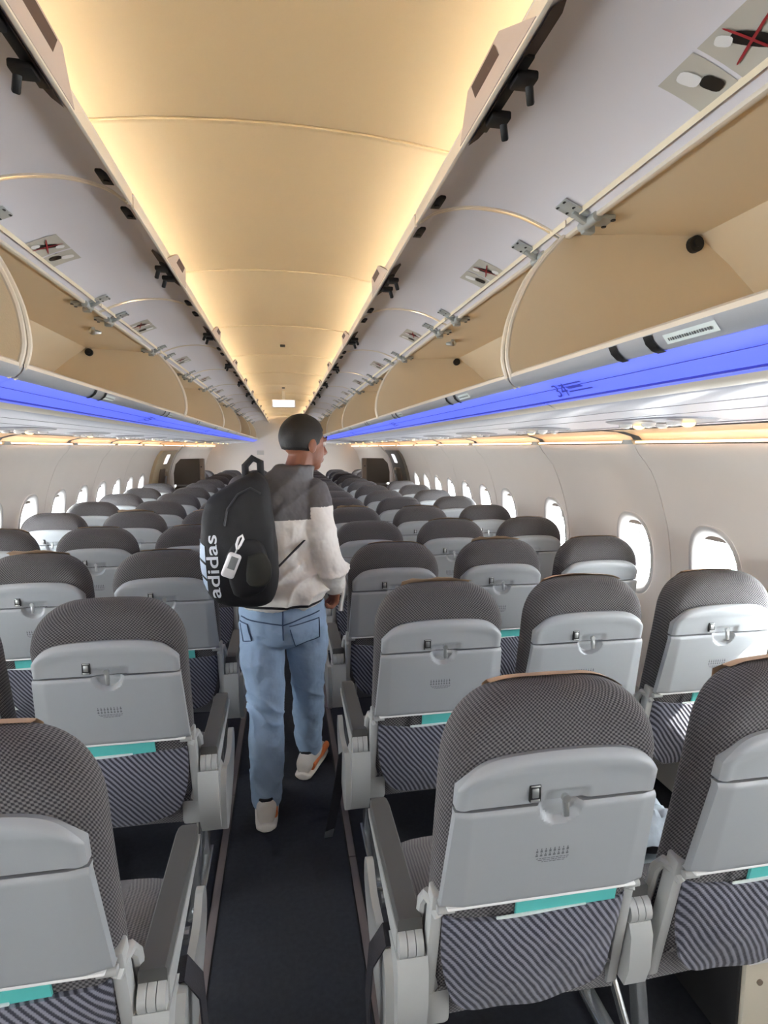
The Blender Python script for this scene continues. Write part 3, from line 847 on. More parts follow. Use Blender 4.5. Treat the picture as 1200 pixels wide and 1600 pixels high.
def mk_print():
    mb = MB(); 
    def q(x0, x1, z0, z1):
        f = lambda x, z: (x, rear(z) + SH - 0.0046, z)
        mb.add([f(x0, z0), f(x1, z0), f(x1, z1), f(x0, z1)], [[0, 1, 2, 3]])
    rnd = random.Random(3)
    for i in range(8):
        x = -0.036 + i * 0.0088
        q(x, x + 0.0045, 0.822, 0.826 + rnd.random() * 0.002); q(x + 0.001, x + 0.003, 0.8275, 0.8315)
        q(x, x + 0.005, 0.8125, 0.8165); q(x + 0.001, x + 0.0036, 0.8172, 0.820)
    for j, (a, b) in enumerate(((-0.034, 0.032), (-0.030, 0.030), (-0.022, 0.024))):
        x = a
        while x < b:
            w = 0.003 + rnd.random() * 0.006; q(x, min(x + w, b), 0.8065 - j * 0.0042, 0.8082 - j * 0.0042); x += w + 0.0016
    return mb
def mk_pocket():
    rnd = [random.Random(11).random() for _ in range(9)]
    def hw(v): return 0.196 - 0.030 * (1 - v) ** 3
    def zl(u): return 0.386 + 0.055 * abs(u) ** 4 + 0.006 * math.sin(u * 2.5)
    def zh(u): return 0.650 + 0.010 * u * u + 0.003 * math.sin(u * 4)
    def yf(x, z):
        v = (z - 0.386) / 0.265; u = x / 0.196
        y = rear(z) - 0.004 - 0.026 * math.sin(PI * max(0, min(1, v * 0.8 + 0.05))) * (1 - u * u)
        y += 0.006 * math.sin(x * 34 + z * 26) * (1 - v) * 0.7 + 0.03 * max(0, 0.07 - v)
        y += 0.022 * max(0, abs(u) - 0.9) * 10 * 0.5
        return y
    return panel(zl, zh, hw, yf, 34, 20, 0.012)
def mk_cushion():
    mb = MB()
    hw = 0.224; rows = []
    prof = [(0.10, 0.36), (0.09, 0.40), (0.095, 0.435), (0.14, 0.452), (0.25, 0.456), (0.38, 0.462), (0.48, 0.464), (0.53, 0.452), (0.552, 0.425), (0.548, 0.39), (0.52, 0.365)]
    for y, z in prof:
        r = []
        for k in range(13):
            u = -1 + 2 * k / 12; e = abs(u) ** 6
            r.append((u * hw, y, z - (0.028 * e if z > 0.43 else 0) + 0.006 * (1 - u * u)))
        rows.append(r)
    mb.grid(rows)
    n = len(prof); 
    for sx in (0, 12):
        mb.add([rows[i][sx] for i in range(n)], [list(range(n))])
    mb.add([rows[0][k] for k in range(13)] + [rows[-1][k] for k in range(13)], [[k, k + 1, 14 + k, 13 + k] for k in range(12)])
    return mb
def mk_frame():
    mb = MB()
    mb.tube([(-0.25, 0.20, 0.335), (0.25, 0.20, 0.335)], 0.02, 12); mb.tube([(-0.25, 0.45, 0.345), (0.25, 0.45, 0.345)], 0.02, 12)
    mb.box((0, 0.32, 0.352), (0.42, 0.36, 0.012), 0.003); return mb
def mk_side_bar(sx):
    mb = MB(); y0 = rear(0.70)
    mb.beam((sx * 0.207, y0 + 0.025, 0.715), (sx * 0.214, 0.105, 0.385), 0.026, 0.036, 0.006, up=(0, -1, 0))
    mb.tube([(sx * 0.18, y0 - 0.002, 0.692), (sx * 0.213, y0 - 0.002, 0.692)], 0.009, 10)
    return mb
def mk_pivot(sx):
    mb = MB(); y0 = rear(0.70)
    mb.tube([(sx * 0.206, y0 + 0.012, 0.662), (sx * 0.213, y0 + 0.030, 0.682), (sx * 0.220, y0 + 0.050, 0.684), (sx * 0.224, y0 + 0.070, 0.655), (sx * 0.226, 0.11, 0.56), (sx * 0.226, 0.13, 0.42)], [0.010, 0.012, 0.012, 0.012, 0.012, 0.012], 8)
    return mb
AX = 0.254
def mk_arm_pad(w=0.052):
    mb = MB(); n = 12; prof = []
    secs = [(0.070, 0.612, 0.98), (0.10, 0.6125, 1.0), (0.30, 0.614, 1.0), (0.44, 0.616, 0.98), (0.466, 0.614, 0.9), (0.478, 0.610, 0.72)]
    rows = []
    for y, z, k in secs:
        h = 0.018
        rows.append([(sx * w / 2 * k, y, z + dz) for sx, dz in ((-1, -0.012), (-1, h - 0.004), (-0.88, h), (0.88, h), (1, h - 0.004), (1, -0.012))])
    mb.grid(rows, close=True); mb.add(rows[0], [list(range(6))]); mb.add(rows[-1], [list(range(6))]); return mb
def mk_arm_body(w=0.056):
    mb = MB(); poly = [(0.075, 0.555), (0.12, 0.545), (0.30, 0.572), (0.455, 0.588), (0.474, 0.602), (0.075, 0.606)]
    mb.prism(poly, 0, -w / 2, w / 2); return mb
def mk_arm_hinge(w=0.052):
    mb = MB()
    for k in (-1, 0, 1): mb.tube([(k * w * 0.33 - w * 0.15, 0.078, 0.575), (k * w * 0.33 + w * 0.15, 0.078, 0.575)], 0.030, 14)
    return mb
def mk_hub():
    mb = MB(); poly = [(0.045, 0.53), (0.055, 0.555), (0.13, 0.552), (0.19, 0.50), (0.22, 0.42), (0.21, 0.36), (0.15, 0.318), (0.095, 0.325), (0.062, 0.38), (0.047, 0.45)]
    mb.prism(poly, 0, -0.030, 0.034)
    mb.box((0.06, 0.12, 0.43), (0.06, 0.09, 0.13), 0.012); return mb
def mk_hub_mid():
    mb = MB(); poly = [(0.045, 0.53), (0.055, 0.555), (0.13, 0.552), (0.19, 0.50), (0.22, 0.42), (0.21, 0.36), (0.15, 0.325), (0.095, 0.33), (0.062, 0.38), (0.047, 0.45)]
    mb.prism([(y, max(z, 0.40)) for y, z in poly], 0, -0.026, 0.026); return mb
def mk_hub_side():
    # pale rounded cover on the aisle face, running forward under the arm
    mb = MB(); pl = [(0.09, 0.33), (0.13, 0.305), (0.19, 0.315), (0.30, 0.36), (0.39, 0.43), (0.405, 0.49), (0.385, 0.53), (0.35, 0.535), (0.30, 0.50), (0.20, 0.50), (0.12, 0.52), (0.08, 0.45)]
    pl = smooth(pl + pl[:1], 3)[:-1]
    mb.prism(pl, 0, -0.048, -0.030); return mb
def mk_leg(k):
    mb = MB()
    if k == 0: mb.beam((0, 0.19, 0.33), (0, 0.13, 0.015), 0.030, 0.036, 0.006, up=(0, 1, 0))
    else: mb.beam((0, 0.42, 0.34), (0, 0.41, 0.015), 0.026, 0.034, 0.006, up=(0, 1, 0))
    return mb
def mk_foot():
    mb = MB(); mb.box((0, 0.27, 0.012), (0.045, 0.36, 0.018), 0.005); mb.beam((0, 0.16, 0.05), (0, 0.40, 0.30), 0.016, 0.026, 0.004); return mb
def mk_cover(v):
    rnd = random.Random(40 + v); a = -0.13 + 0.04 * rnd.random(); b = 0.10 + 0.07 * rnd.random(); h = [0.0015, 0.008, 0.0015, 0.003][v]
    mb = MB(); R = []; n = 16
    for i in range(n + 1):
        x = lerp(a, b, i / n); zt = top_z(x); e = h * (0.5 + 0.5 * math.sin(i * 0.7 + v)) + h * (1.0 if 1 < i < n * 0.55 else 0.45)
        R.append([(x, 0.075, zt - 0.10), (x, 0.066, zt - 0.02), (x, 0.045, zt - 0.003 + e * 0.7), (x, 0.024, zt + 0.001 + e), (x, 0.022, zt + 0.0025 + e), (x, 0.046, zt - 0.001 + e * 0.7), (x, 0.071, zt - 0.018), (x, 0.079, zt - 0.10)])
    mb.grid(R, close=True); return mb

def seat(row, col, side, X, Y):
    """col: 0 aisle, 1 middle, 2 window; side +1 right"""
    sname = 'right' if side > 0 else 'left'; cname = ('aisle', 'middle', 'window')[col]
    s = empty('airline_seat', (X, Y, 0))
    tag(s, 'grey woven airline seat, %s row from the viewer, %s place on the %s side' % (ordn[row - 1], cname, sname), 'airline seat', 'grey airline seats in rows of three')
    def P(key, mk, mats, name=None, angle=40, parent=s, loc=(0, 0, 0)):
        o = place(name or key, shared(key, 1, mk, mats, angle), parent); o.location = loc; return o
    P('backrest', mk_backrest, M['fabric'], angle=70)
    P('back_shell', mk_shell, M['shell'], angle=35)
    tr = P('tray_table', mk_tray, M['shell'], angle=35)
    near = row <= 5
    if near:
        P('tray_lip', mk_tray_lip, M['white'], parent=tr); P('tray_latch', mk_latch_lever, M['steel'], parent=tr)
        P('printed_notice', mk_print, M['print'], parent=tr); P('coat_hook', mk_button, [M['steel'], M['black']])
    P('cushion', mk_cushion, M['cushion'], angle=60)
    if row <= 7:
        P('seat_pocket', mk_pocket, M['pocket'], angle=60); P('seat_frame', mk_frame, M['leg'])
        for sx in (-1, 1):
            P('side_bar%d' % sx, lambda sx=sx: mk_side_bar(sx), M['shellw'], name='side_bar')
    rnd = random.Random(row * 31 + col * 7 + side)
    if near:
        for sx in (-1, 1): P('pivot%d' % sx, lambda sx=sx: mk_pivot(sx), M['shellw'], name='pivot_bracket')
        lx = -side * 0.185
        for k in (0, 1): P('leg%d' % k, lambda k=k: mk_leg(k), M['leg'], name='leg', loc=(lx, 0, 0))
        P('foot_rail', mk_foot, M['leg'], loc=(lx, 0, 0))
    if row <= 5 and (rnd.random() < 0.6 or row < 3) and not (side < 0 and row == 2 and col == 0):
        v = {(1, 0): 0, (2, 0): 1, (2, 1): 3}.get((row, col), rnd.randrange(4)) if side > 0 else rnd.randrange(4)
        P('cover%d' % v, lambda: mk_cover(v), M['tan'], name='headrest_cover', angle=60)
    # armrests: the aisle one carries the outer hub; one more towards the window
    def arm(x, aisle):
        a = P('arm_body', mk_arm_body, M['shellw'], name='armrest', loc=(x, 0, 0))
        P('arm_pad', mk_arm_pad, M['armpad'], name='arm_pad', parent=a)
        if row <= 7:
            P('arm_hinge', mk_arm_hinge, M['shellw'], name='arm_hinge', parent=a)
            if not aisle: P('hub_mid', mk_hub_mid, M['shellw'], name='hub', parent=a)
            elif side > 0: P('hub', mk_hub, M['shellw'], name='hub', parent=a)
            else: place('hub', shared('hub', -1, mk_hub, M['shellw']), a)
            if aisle: place('aisle_cover', shared('aisle_cover', side, mk_hub_side, M['shellw'], 30), a)
    if col == 0: arm(-side * AX, True)
    if not (col == 2 and row > 4) and not (col == 1 and row in (10, 11)): arm(side * (AX if col < 2 else 0.226), False)
    return s

XR, XL, PITCH = 0.486, -0.512, 0.787
SEATS = {}
for row in range(1, 15):
    for side in (1, -1):
        for col in range(3):
            if row == 1 and ((side < 0 and col > 0) or (side > 0 and col > 1)): continue
            if row == 2 and side < 0 and col > 1: continue
            if col == 2 and row in (10, 11): continue
            X = (XR + col * 0.5075) if side > 0 else (XL - col * 0.5075)
            Y = (0.953 if side > 0 else 0.925) + (row - 1) * PITCH
            if (row, col, side) == (1, 1, 1): X += 0.024
            SEATS[(row, col, side)] = seat(row, col, side, X, Y)

# magazines standing in the pockets
def mk_mag():
    mb = MB(); y = rear(0.67) - 0.008
    pts = [(-0.10, 0.690), (0.115, 0.697), (0.118, 0.45), (-0.10, 0.45)]
    mb.prism(pts, 1, 0.0, 0.006); mb.v = [(x, y + yy + (0.68 - z) * 0.19, z) for x, yy, z in mb.v]; return mb
def mk_mag_edge():
    mb = MB(); y = rear(0.67) - 0.0115; pts = [(-0.14, 0.655), (0.05, 0.658), (0.05, 0.46), (-0.14, 0.46)]
    mb.prism(pts, 1, 0.0, 0.003); mb.v = [(x, y + yy + (0.68 - z) * 0.19, z) for x, yy, z in mb.v]; return mb
for (row, col, side) in [(1, 0, 1), (1, 1, 1), (2, 0, 1), (2, 1, 1), (2, 2, 1), (3, 0, 1), (3, 1, 1), (1, 0, -1), (2, 0, -1), (2, 1, -1), (3, 0, -1), (3, 1, -1)]:
    sname = 'right' if side > 0 else 'left'; cname = ('aisle', 'middle', 'window')[col]
    X, Y = SEATS[(row, col, side)].location[:2]
    mg = empty('magazine', (X + (0.05 if side > 0 else -0.01), Y, 0))
    tag(mg, 'teal magazine in the pocket of the %s row %s seat on the %s' % (ordn[row - 1], cname, sname), 'magazine', 'teal magazines in seat pockets')
    place('cover', shared('magazine', 1, mk_mag, M['teal']), mg); place('safety_card', shared('safety_card', 1, mk_mag_edge, M['paper']), mg)

# loose belts hanging by the aisle armrests
def belt(seat_, pts, w, tip=True, name='seat_belt'):
    mb = MB(); mb.ribbon(pts, w, 0.0018); o = mb.obj(name, M['belt'], seat_)
    if tip:
        p = Vector(pts[-1]); q = (p - Vector(pts[-2])).normalized()
        MB().beam(p, p + q * 0.045, 0.034, 0.005, 0.002, up=(0.2, -1, 0.2)).obj('belt_buckle', M['steel'], o)
belt(SEATS[(1, 0, 1)], [(-0.20, 0.18, 0.47), (-0.245, 0.15, 0.525), (-0.295, 0.14, 0.535), (-0.325, 0.13, 0.50), (-0.335, 0.12, 0.40), (-0.33, 0.11, 0.22), (-0.30, 0.12, 0.06)], (0.0, 0.022, 0.008))
belt(SEATS[(1, 0, -1)], [(0.20, 0.18, 0.47), (0.245, 0.16, 0.525), (0.295, 0.16, 0.535), (0.325, 0.15, 0.50), (0.335, 0.13, 0.40), (0.33, 0.12, 0.20), (0.30, 0.12, 0.06)], (0.0, 0.022, 0.008))
belt(SEATS[(2, 0, 1)], [(-0.20, 0.18, 0.47), (-0.26, 0.20, 0.50), (-0.295, 0.21, 0.47), (-0.31, 0.24, 0.34), (-0.325, 0.29, 0.20), (-0.34, 0.33, 0.09)], (0.019, 0.008, 0.0))

# crumpled blanket on a seat between the two nearest right-hand backs
mb = MB(); rows = []
for i in range(22):
    r = []
    for j in range(22):
        u, v = i / 21 * 2 - 1, j / 21 * 2 - 1; d = max(0, 1 - (abs(u) ** 3 + abs(v) ** 3) * 0.6)
        n1 = noise.noise(Vector((u * 2.2, v * 2.2, 1.3))); n2 = abs(noise.noise(Vector((u * 5, v * 3, 4.0))))
        r.append((u * 0.15 + n1 * 0.02, v * 0.12, (0.085 + n1 * 0.05 + n2 * 0.05) * d))
    rows.append(r)
mb.grid(rows); mb.grid([[(p[0], p[1], -0.002) for p in r] for r in (rows[0], rows[-1])])
bl = mb.obj('blanket', M['blanket'], loc=(0.955, 1.385, 0.468)); tag(bl, 'crumpled pale grey blanket on the seat between the two nearest right backs', 'blanket')

# cream equipment box on the floor below the nearest right middle seat
bx = empty('equipment_box', (1.25, 1.13, 0)); tag(bx, 'cream metal box with dark side under the nearest right middle seat', 'box')
MB().box((0.0, 0.14, 0.15), (0.24, 0.30, 0.30), 0.012).obj('case', M['boxc'], bx)
MB().box((-0.126, 0.14, 0.15), (0.010, 0.28, 0.28), 0.003).obj('side_plate', M['dark'], bx)
MB().disc((-0.08, -0.011, 0.22), (0, -1, 0), 0.008, 0.004, 10).obj('fastener', M['bronze'], bx)
MB().box((0.0, -0.012, 0.285), (0.235, 0.008, 0.02), 0.003).obj('edge_strip', M['white'], bx)

# dark padded panels by the exits
for sd, sname in ((-1, 'left'), (1, 'right')):
    p = empty('padded_panel', (sd * 1.40, 8.72, 0)); tag(p, 'dark brown padded panel with brown side post by the %s exit door' % sname, 'partition')
    pl = [(-0.16, 1.03), (0.20, 1.03), (0.20, 1.20), (0.17, 1.33), (0.10, 1.405), (-0.16, 1.41)]
    mb = MB().prism(pl, 1, -0.05, 0.05); fin(mb, sd, 'upper_pad', M['brownpad'], p)
    fin(MB().box((0.02, 0.02, 0.52), (0.36, 0.10, 0.96), 0.02), sd, 'lower_pad', M['brownpad'], p)
    po = fin(MB().box((-0.195, 0, 0.705), (0.065, 0.11, 1.41), 0.012), sd, 'post', M['bronze'], p)
    fin(MB().disc((-0.19, -0.056, 1.29), (0, -1, 0), 0.010, 0.004, 10), sd, 'fastener', M['black'], po)

# ================================================================= PERSON
def remesh(mb, voxel, smooth_it=4, disp=None):
    """union of overlapping closed shapes as one continuous skin"""
    me = mb.mesh('tmp', [], 180); o = bpy.data.objects.new('tmp', me); COL.objects.link(o)
    m = o.modifiers.new('r', 'REMESH'); m.mode = 'VOXEL'; m.voxel_size = voxel
    if smooth_it:
        sm_ = o.modifiers.new('s', 'SMOOTH'); sm_.factor = 0.5; sm_.iterations = smooth_it
    bpy.context.view_layer.update()
    me2 = bpy.data.meshes.new_from_object(o.evaluated_get(bpy.context.evaluated_depsgraph_get()))
    bpy.data.objects.remove(o); bpy.data.meshes.remove(me)
    if disp:
        nrm = [v.normal.copy() for v in me2.vertices]
        for v, n in zip(me2.vertices, nrm): v.co += n * disp(v.co)
    me2.polygons.foreach_set('use_smooth', [True] * len(me2.polygons)); me2.update()
    return me2
def limb(mb, pts, rads, n=16):
    P = [Vector(p) for p in pts]
    # resample and cap with balls so the union is closed and round
    path = []; rr = []
    for i in range(len(P) - 1):
        for k in range(6): path.append(P[i].lerp(P[i + 1], k / 6)); rr.append(lerp(rads[i], rads[i + 1], k / 6))
    path.append(P[-1]); rr.append(rads[-1])
    mb.tube(path, rr, n)
    for p, r in zip(P, rads): mb.ball(p, r * 0.995, nu=16, nv=10)
    return mb
SKIN = mat('skin_brown', srgb(138, 88, 66), 0.5, bump=0.15, bscale=250, var=0.08, vscale=20)
SKIN.node_tree.nodes['Principled BSDF'].inputs['Subsurface Weight'].default_value = 0.05
HAIR = mat('hair_black', srgb(26, 22, 20), 0.6, bump=0.8, bscale=260)
JWHITE = mat('jacket_white', srgb(234, 230, 224), 0.6, bump=0.6, bscale=18, bdist=0.02, var=0.03)
JGREY = mat('jacket_grey', srgb(92, 90, 92), 0.6, bump=0.5, bscale=18, bdist=0.02)
DENIM = mat('denim_blue', srgb(152, 176, 204), 0.85, bump=0.6, bscale=22, bdist=0.012, var=0.24, vscale=7)
DENIMD = mat('denim_seam', srgb(62, 82, 112), 0.85, bump=0.4, bscale=600)
SHOE = mat('shoe_white', srgb(214, 208, 200), 0.6, bump=0.4, bscale=300)
SOLE = mat('sole_white', srgb(226, 220, 212), 0.6)
ORANGE = mat('shoe_orange', srgb(232, 128, 70), 0.5)
EYEW = mat('eye_white', srgb(226, 222, 216), 0.2)
BAG = mat('backpack_black', srgb(22, 22, 25), 0.7, bump=0.4, bscale=500)
BAGM = mat('backpack_mesh', srgb(44, 44, 36), 0.6, bump=0.8, bscale=900, var=0.4, vscale=14)
LOGO = mat('logo_white', srgb(228, 232, 238), 0.5)
STRIPE = mat('logo_stripe', srgb(178, 194, 214), 0.5)

per = empty('person', (-0.02, 2.40, 0)); PO = Vector((-0.02, 2.40, 0))
tag(per, 'person in white and grey jacket and blue jeans walking away down the aisle', 'person')
def pobj(name, me, mats=(), parent=per):
    for m in mats: me.materials.append(m)
    o = place(name, me, parent)
    me.transform(Matrix.Translation(-PO)); return o
# joints, in cabin coordinates
HIPL, KNL, ANL = (-0.108, 2.40, 0.86), (-0.100, 2.375, 0.48), (-0.106, 2.315, 0.10)
HIPR, KNR, ANR = (0.068, 2.42, 0.86), (0.086, 2.52, 0.50), (0.088, 2.655, 0.125)
SHL, SHR = (-0.165, 2.41, 1.385), (0.108, 2.41, 1.372)
ELR, WRR = (0.172, 2.335, 1.10), (0.203, 2.405, 0.998)
ELL, WRL = (-0.22, 2.52, 1.12), (-0.12, 2.66, 1.25)
NECK, HEAD = (0.035, 2.425, 1.43), (0.082, 2.435, 1.592)
FACE = math.radians(58)                      # head turned this far to the right
fd = Vector((math.sin(FACE), math.cos(FACE), -0.06)).normalized(); fr = Vector((math.cos(FACE), -math.sin(FACE), 0)); fu = fr.cross(fd)
Hd = Vector(HEAD)
def hp(r, f, u): return Hd + fr * r + fd * f + fu * u
hrot = Matrix((fr, fd, fu)).transposed()
b = MB()
b.ball(hp(0, -0.012, 0.026), (0.075, 0.096, 0.088), rot=hrot, nu=24, nv=16)      # skull
b.ball(hp(0, 0.030, -0.030), (0.060, 0.062, 0.078), rot=hrot, nu=20, nv=14)       # face
b.ball(hp(0, 0.052, -0.086), (0.034, 0.030, 0.024), rot=hrot)                     # chin
b.tube([hp(0, 0.088, 0.012), hp(0, 0.098, -0.012), hp(0, 0.108, -0.030), hp(0, 0.098, -0.036)], [0.009, 0.011, 0.0145, 0.012], 10)   # nose
b.ball(hp(0.012, 0.096, -0.032), 0.009); b.ball(hp(-0.012, 0.096, -0.032), 0.009)
b.tube([hp(-0.042, 0.080, 0.024), hp(0, 0.090, 0.026), hp(0.042, 0.080, 0.024)], 0.010, 8)    # brow ridge
b.tube([hp(-0.022, 0.084, -0.060), hp(0, 0.092, -0.058), hp(0.022, 0.084, -0.060)], [0.006, 0.008, 0.006], 8)
b.tube([hp(-0.020, 0.082, -0.068), hp(0, 0.090, -0.069), hp(0.020, 0.082, -0.068)], [0.005, 0.008, 0.005], 8)
for sx in (-1, 1): b.ball(hp(sx * 0.077, -0.010, -0.008), (0.010, 0.020, 0.032), rot=hrot)    # ears
limb(b, [Hd + fd * -0.012 + Vector((0, 0, -0.05)), NECK, (0.0, 2.415, 1.36)], [0.056, 0.058, 0.07])
b.loft([((-0.025, 2.40, 0.84), 0.14, 0.10), ((-0.025, 2.40, 0.93), 0.145, 0.095), ((-0.022, 2.405, 1.06), 0.125, 0.085), ((-0.018, 2.41, 1.22), 0.145, 0.095), ((-0.015, 2.41, 1.34), 0.14, 0.085), ((-0.012, 2.41, 1.40), 0.09, 0.06)])
for h, k, a in ((HIPL, KNL, ANL), (HIPR, KNR, ANR)): limb(b, [h, k, a], [0.078, 0.05, 0.036])
for s0, e0, w0 in ((SHL, ELL, WRL), (SHR, ELR, WRR)): limb(b, [s0, e0, w0], [0.052, 0.038, 0.026])
# feet
for a, t in ((ANL, Vector((-0.02, 1, 0))), (ANR, Vector((0.36, 1, 0)))):
    t.normalize(); a = Vector(a); g = Vector((a.x, a.y, 0.045)); limb(b, [a, g - t * 0.03, g + t * 0.13], [0.036, 0.034, 0.028])
# right hand: loose fist holding the jacket edge, knuckles towards the viewer
def hand(b, wrist, pd, side, kd, curl):
    """pd palm direction, side towards the little finger, kd the way the fingers curl"""
    w = Vector(wrist); pd = Vector(pd).normalized(); side = Vector(side); side = (side - pd * side.dot(pd)).normalized(); kd = Vector(kd); kd = (kd - pd * kd.dot(pd) - side * kd.dot(side)).normalized()
    b.ball(w + pd * 0.045, (0.043, 0.018, 0.048), rot=Matrix((side, kd, pd)).transposed(), nu=18, nv=12)
    for i, (o, L) in enumerate(((-0.031, 0.9), (-0.0105, 1.0), (0.0105, 0.95), (0.030, 0.76))):
        p = w + pd * 0.082 + side * o; d = pd.copy(); pts = [p - pd * 0.02, p]
        for k, l in enumerate((0.040, 0.026, 0.020)):
            a = curl[k]; d = (pd * math.cos(a) + kd * math.sin(a)); p = p + d * l * L; pts.append(p)
        limb(b, pts, [0.0098, 0.0098, 0.0092, 0.0084, 0.0074], 10)
    p = w + pd * 0.02 - side * 0.034; limb(b, [p, p + (pd * 0.55 - side * 0.8 + kd * 0.5).normalized() * 0.034, p + (pd * 0.9 - side * 0.35 + kd * 0.9).normalized() * 0.062, p + (pd * 0.9 + side * 0.1 + kd * 1.2).normalized() * 0.080], [0.0135, 0.012, 0.0105, 0.0085], 10)
hand(b, WRR, (-0.05, 0.10, -1.0), (0.35, -0.9, 0), (-0.9, -0.3, 0.1), (0.9, 1.9, 2.6))
hand(b, WRL, (0.3, 0.4, 0.7), (0.8, -0.5, 0), (0.4, -0.8, 0.2), (0.9, 1.8, 2.5))
body = pobj('body', remesh(b, 0.0048, 3), [SKIN])
for sx in (-1, 1):
    e = pobj('eye', MB().ball(hp(sx * 0.031, 0.079, 0.006), 0.0115).mesh('eye', []), [EYEW], body); 
    pobj('pupil', MB().ball(hp(sx * 0.031, 0.088, 0.006), 0.0048).mesh('pupil', []), [HAIR], e) if 0 else None
    pobj('eyebrow', MB().tube([hp(sx * 0.016, 0.094, 0.030), hp(sx * 0.034, 0.090, 0.035), hp(sx * 0.052, 0.076, 0.030)], [0.003, 0.004, 0.002], 6).mesh('eyebrow', []), [HAIR], body)
# hair: short cap, open over the face
hb = MB(); rows = []
for i in range(22):
    th = PI * 0.80 * i / 21; row = []
    for k in range(48):
        ph = 2 * PI * k / 48; d = Vector((math.sin(th) * math.sin(ph), math.sin(th) * math.cos(ph), math.cos(th)))
        lim = math.radians(52) + math.radians(78) * min(1, max(0, (abs(((ph + PI) % (2 * PI)) - PI) - 0.55) / 0.9))   # hairline angle from the crown
        t2 = min(th, lim); d = Vector((math.sin(t2) * math.sin(ph), math.sin(t2) * math.cos(ph), math.cos(t2)))
        k2 = 1.06 if th < lim else 0.97
        bump = 0.0025 * noise.noise(d * 14)
        row.append(hp(d.x * (0.077 * k2 + bump), -0.013 + d.y * (0.098 * k2 + bump), 0.028 + d.z * (0.092 * k2 + bump)))
    rows.append(row)
hb.grid(rows, close=True)
pobj('hair', hb.mesh('hair', [], 80), [HAIR])
# jeans
def jw(p):
    w = 0.013 * (1 - abs(math.sin(p.z * 34 + p.x * 22 + 5.0 * noise.noise(p * 5.5))) ** 0.6) * (0.5 + noise.noise(p * 4)) - 0.002
    kn = math.exp(-((p.z - 0.47) / 0.09) ** 2) + 0.9 * math.exp(-((p.z - 0.14) / 0.09) ** 2) + 0.5 * math.exp(-((p.z - 0.74) / 0.07) ** 2)
    return w * (kn + 0.15) + 0.008 * noise.noise(p * 9) + 0.004 * noise.noise(p * 24)
j = MB()
j.loft([((-0.024, 2.40, 0.735), 0.08, 0.07), ((-0.024, 2.40, 0.77), 0.150, 0.115), ((-0.024, 2.395, 0.83), 0.182, 0.135), ((-0.024, 2.395, 0.89), 0.184, 0.132), ((-0.024, 2.40, 0.935), 0.176, 0.122), ((-0.024, 2.40, 0.965), 0.170, 0.115)], 28)
limb(j, [HIPL, (-0.108, 2.385, 0.70), KNL, (-0.098, 2.34, 0.27), (-0.104, 2.325, 0.095)], [0.095, 0.094, 0.077, 0.074, 0.068], 22)
limb(j, [HIPR, (0.078, 2.46, 0.70), KNR, (0.086, 2.60, 0.30), (0.088, 2.665, 0.135)], [0.095, 0.094, 0.075, 0.072, 0.066], 22)
jeans_me = remesh(j, 0.006, 5, jw)
jbvh = BVHTree.FromPolygons([v.co.copy() for v in jeans_me.vertices], [list(p.vertices) for p in jeans_me.polygons])
jeans = pobj('jeans', jeans_me, [DENIM])
def cast(bvh, x, z, off=0.003, y0=1.6):
    h = bvh.ray_cast(Vector((x, y0, z)), Vector((0, 1, 0)))
    return (h[0] - Vector((0, off, 0))) if h[0] is not None else None
def patch(bvh, corners, off, n=10):
    """quad patch laid on the cloth seen from behind; corners in X-Z"""
    rows = []
    for i in range(n + 1):
        r = []
        for k in range(n + 1):
            u, v = k / n, i / n; (ax, az), (bx_, bz), (cx, cz), (dx, dz) = corners
            x = lerp(lerp(ax, bx_, u), lerp(dx, cx, u), v); z = lerp(lerp(az, bz, u), lerp(dz, cz, u), v)
            c = cast(bvh, x, z, off); r.append(c if c is not None else Vector((x, 2.35, z)))
        rows.append(r)
    return MB().grid(rows)
def line(bvh, pts, off, r):
    P = []
    for (ax, az), (bx_, bz) in zip(pts, pts[1:]):
        for k in range(8):
            c = cast(bvh, lerp(ax, bx_, k / 8), lerp(az, bz, k / 8), off)
            if c is not None: P.append(c)
    return MB().tube(P, r, 6)
for cor in ([(0.005, 0.858), (0.128, 0.872), (0.132, 0.775), (0.030, 0.755)], [(-0.198, 0.862), (-0.165, 0.862), (-0.150, 0.79), (-0.185, 0.78)]):
    pk = pobj('back_pocket', patch(jbvh, cor, 0.004).mesh('back_pocket', []), [DENIM], jeans)
    pobj('stitching', line(jbvh, cor + cor[:1], 0.006, 0.0022).mesh('stitching', []), [DENIMD], pk)
pobj('seam', line(jbvh, [(-0.02, 0.93), (-0.022, 0.86), (-0.02, 0.79)], 0.002, 0.003).mesh('seam', []), [DENIMD], jeans)
pobj('yoke_seam', line(jbvh, [(-0.19, 0.885), (-0.10, 0.875), (-0.02, 0.862), (0.06, 0.885), (0.14, 0.90)], 0.001, 0.0028).mesh('yoke_seam', []), [DENIMD], jeans)
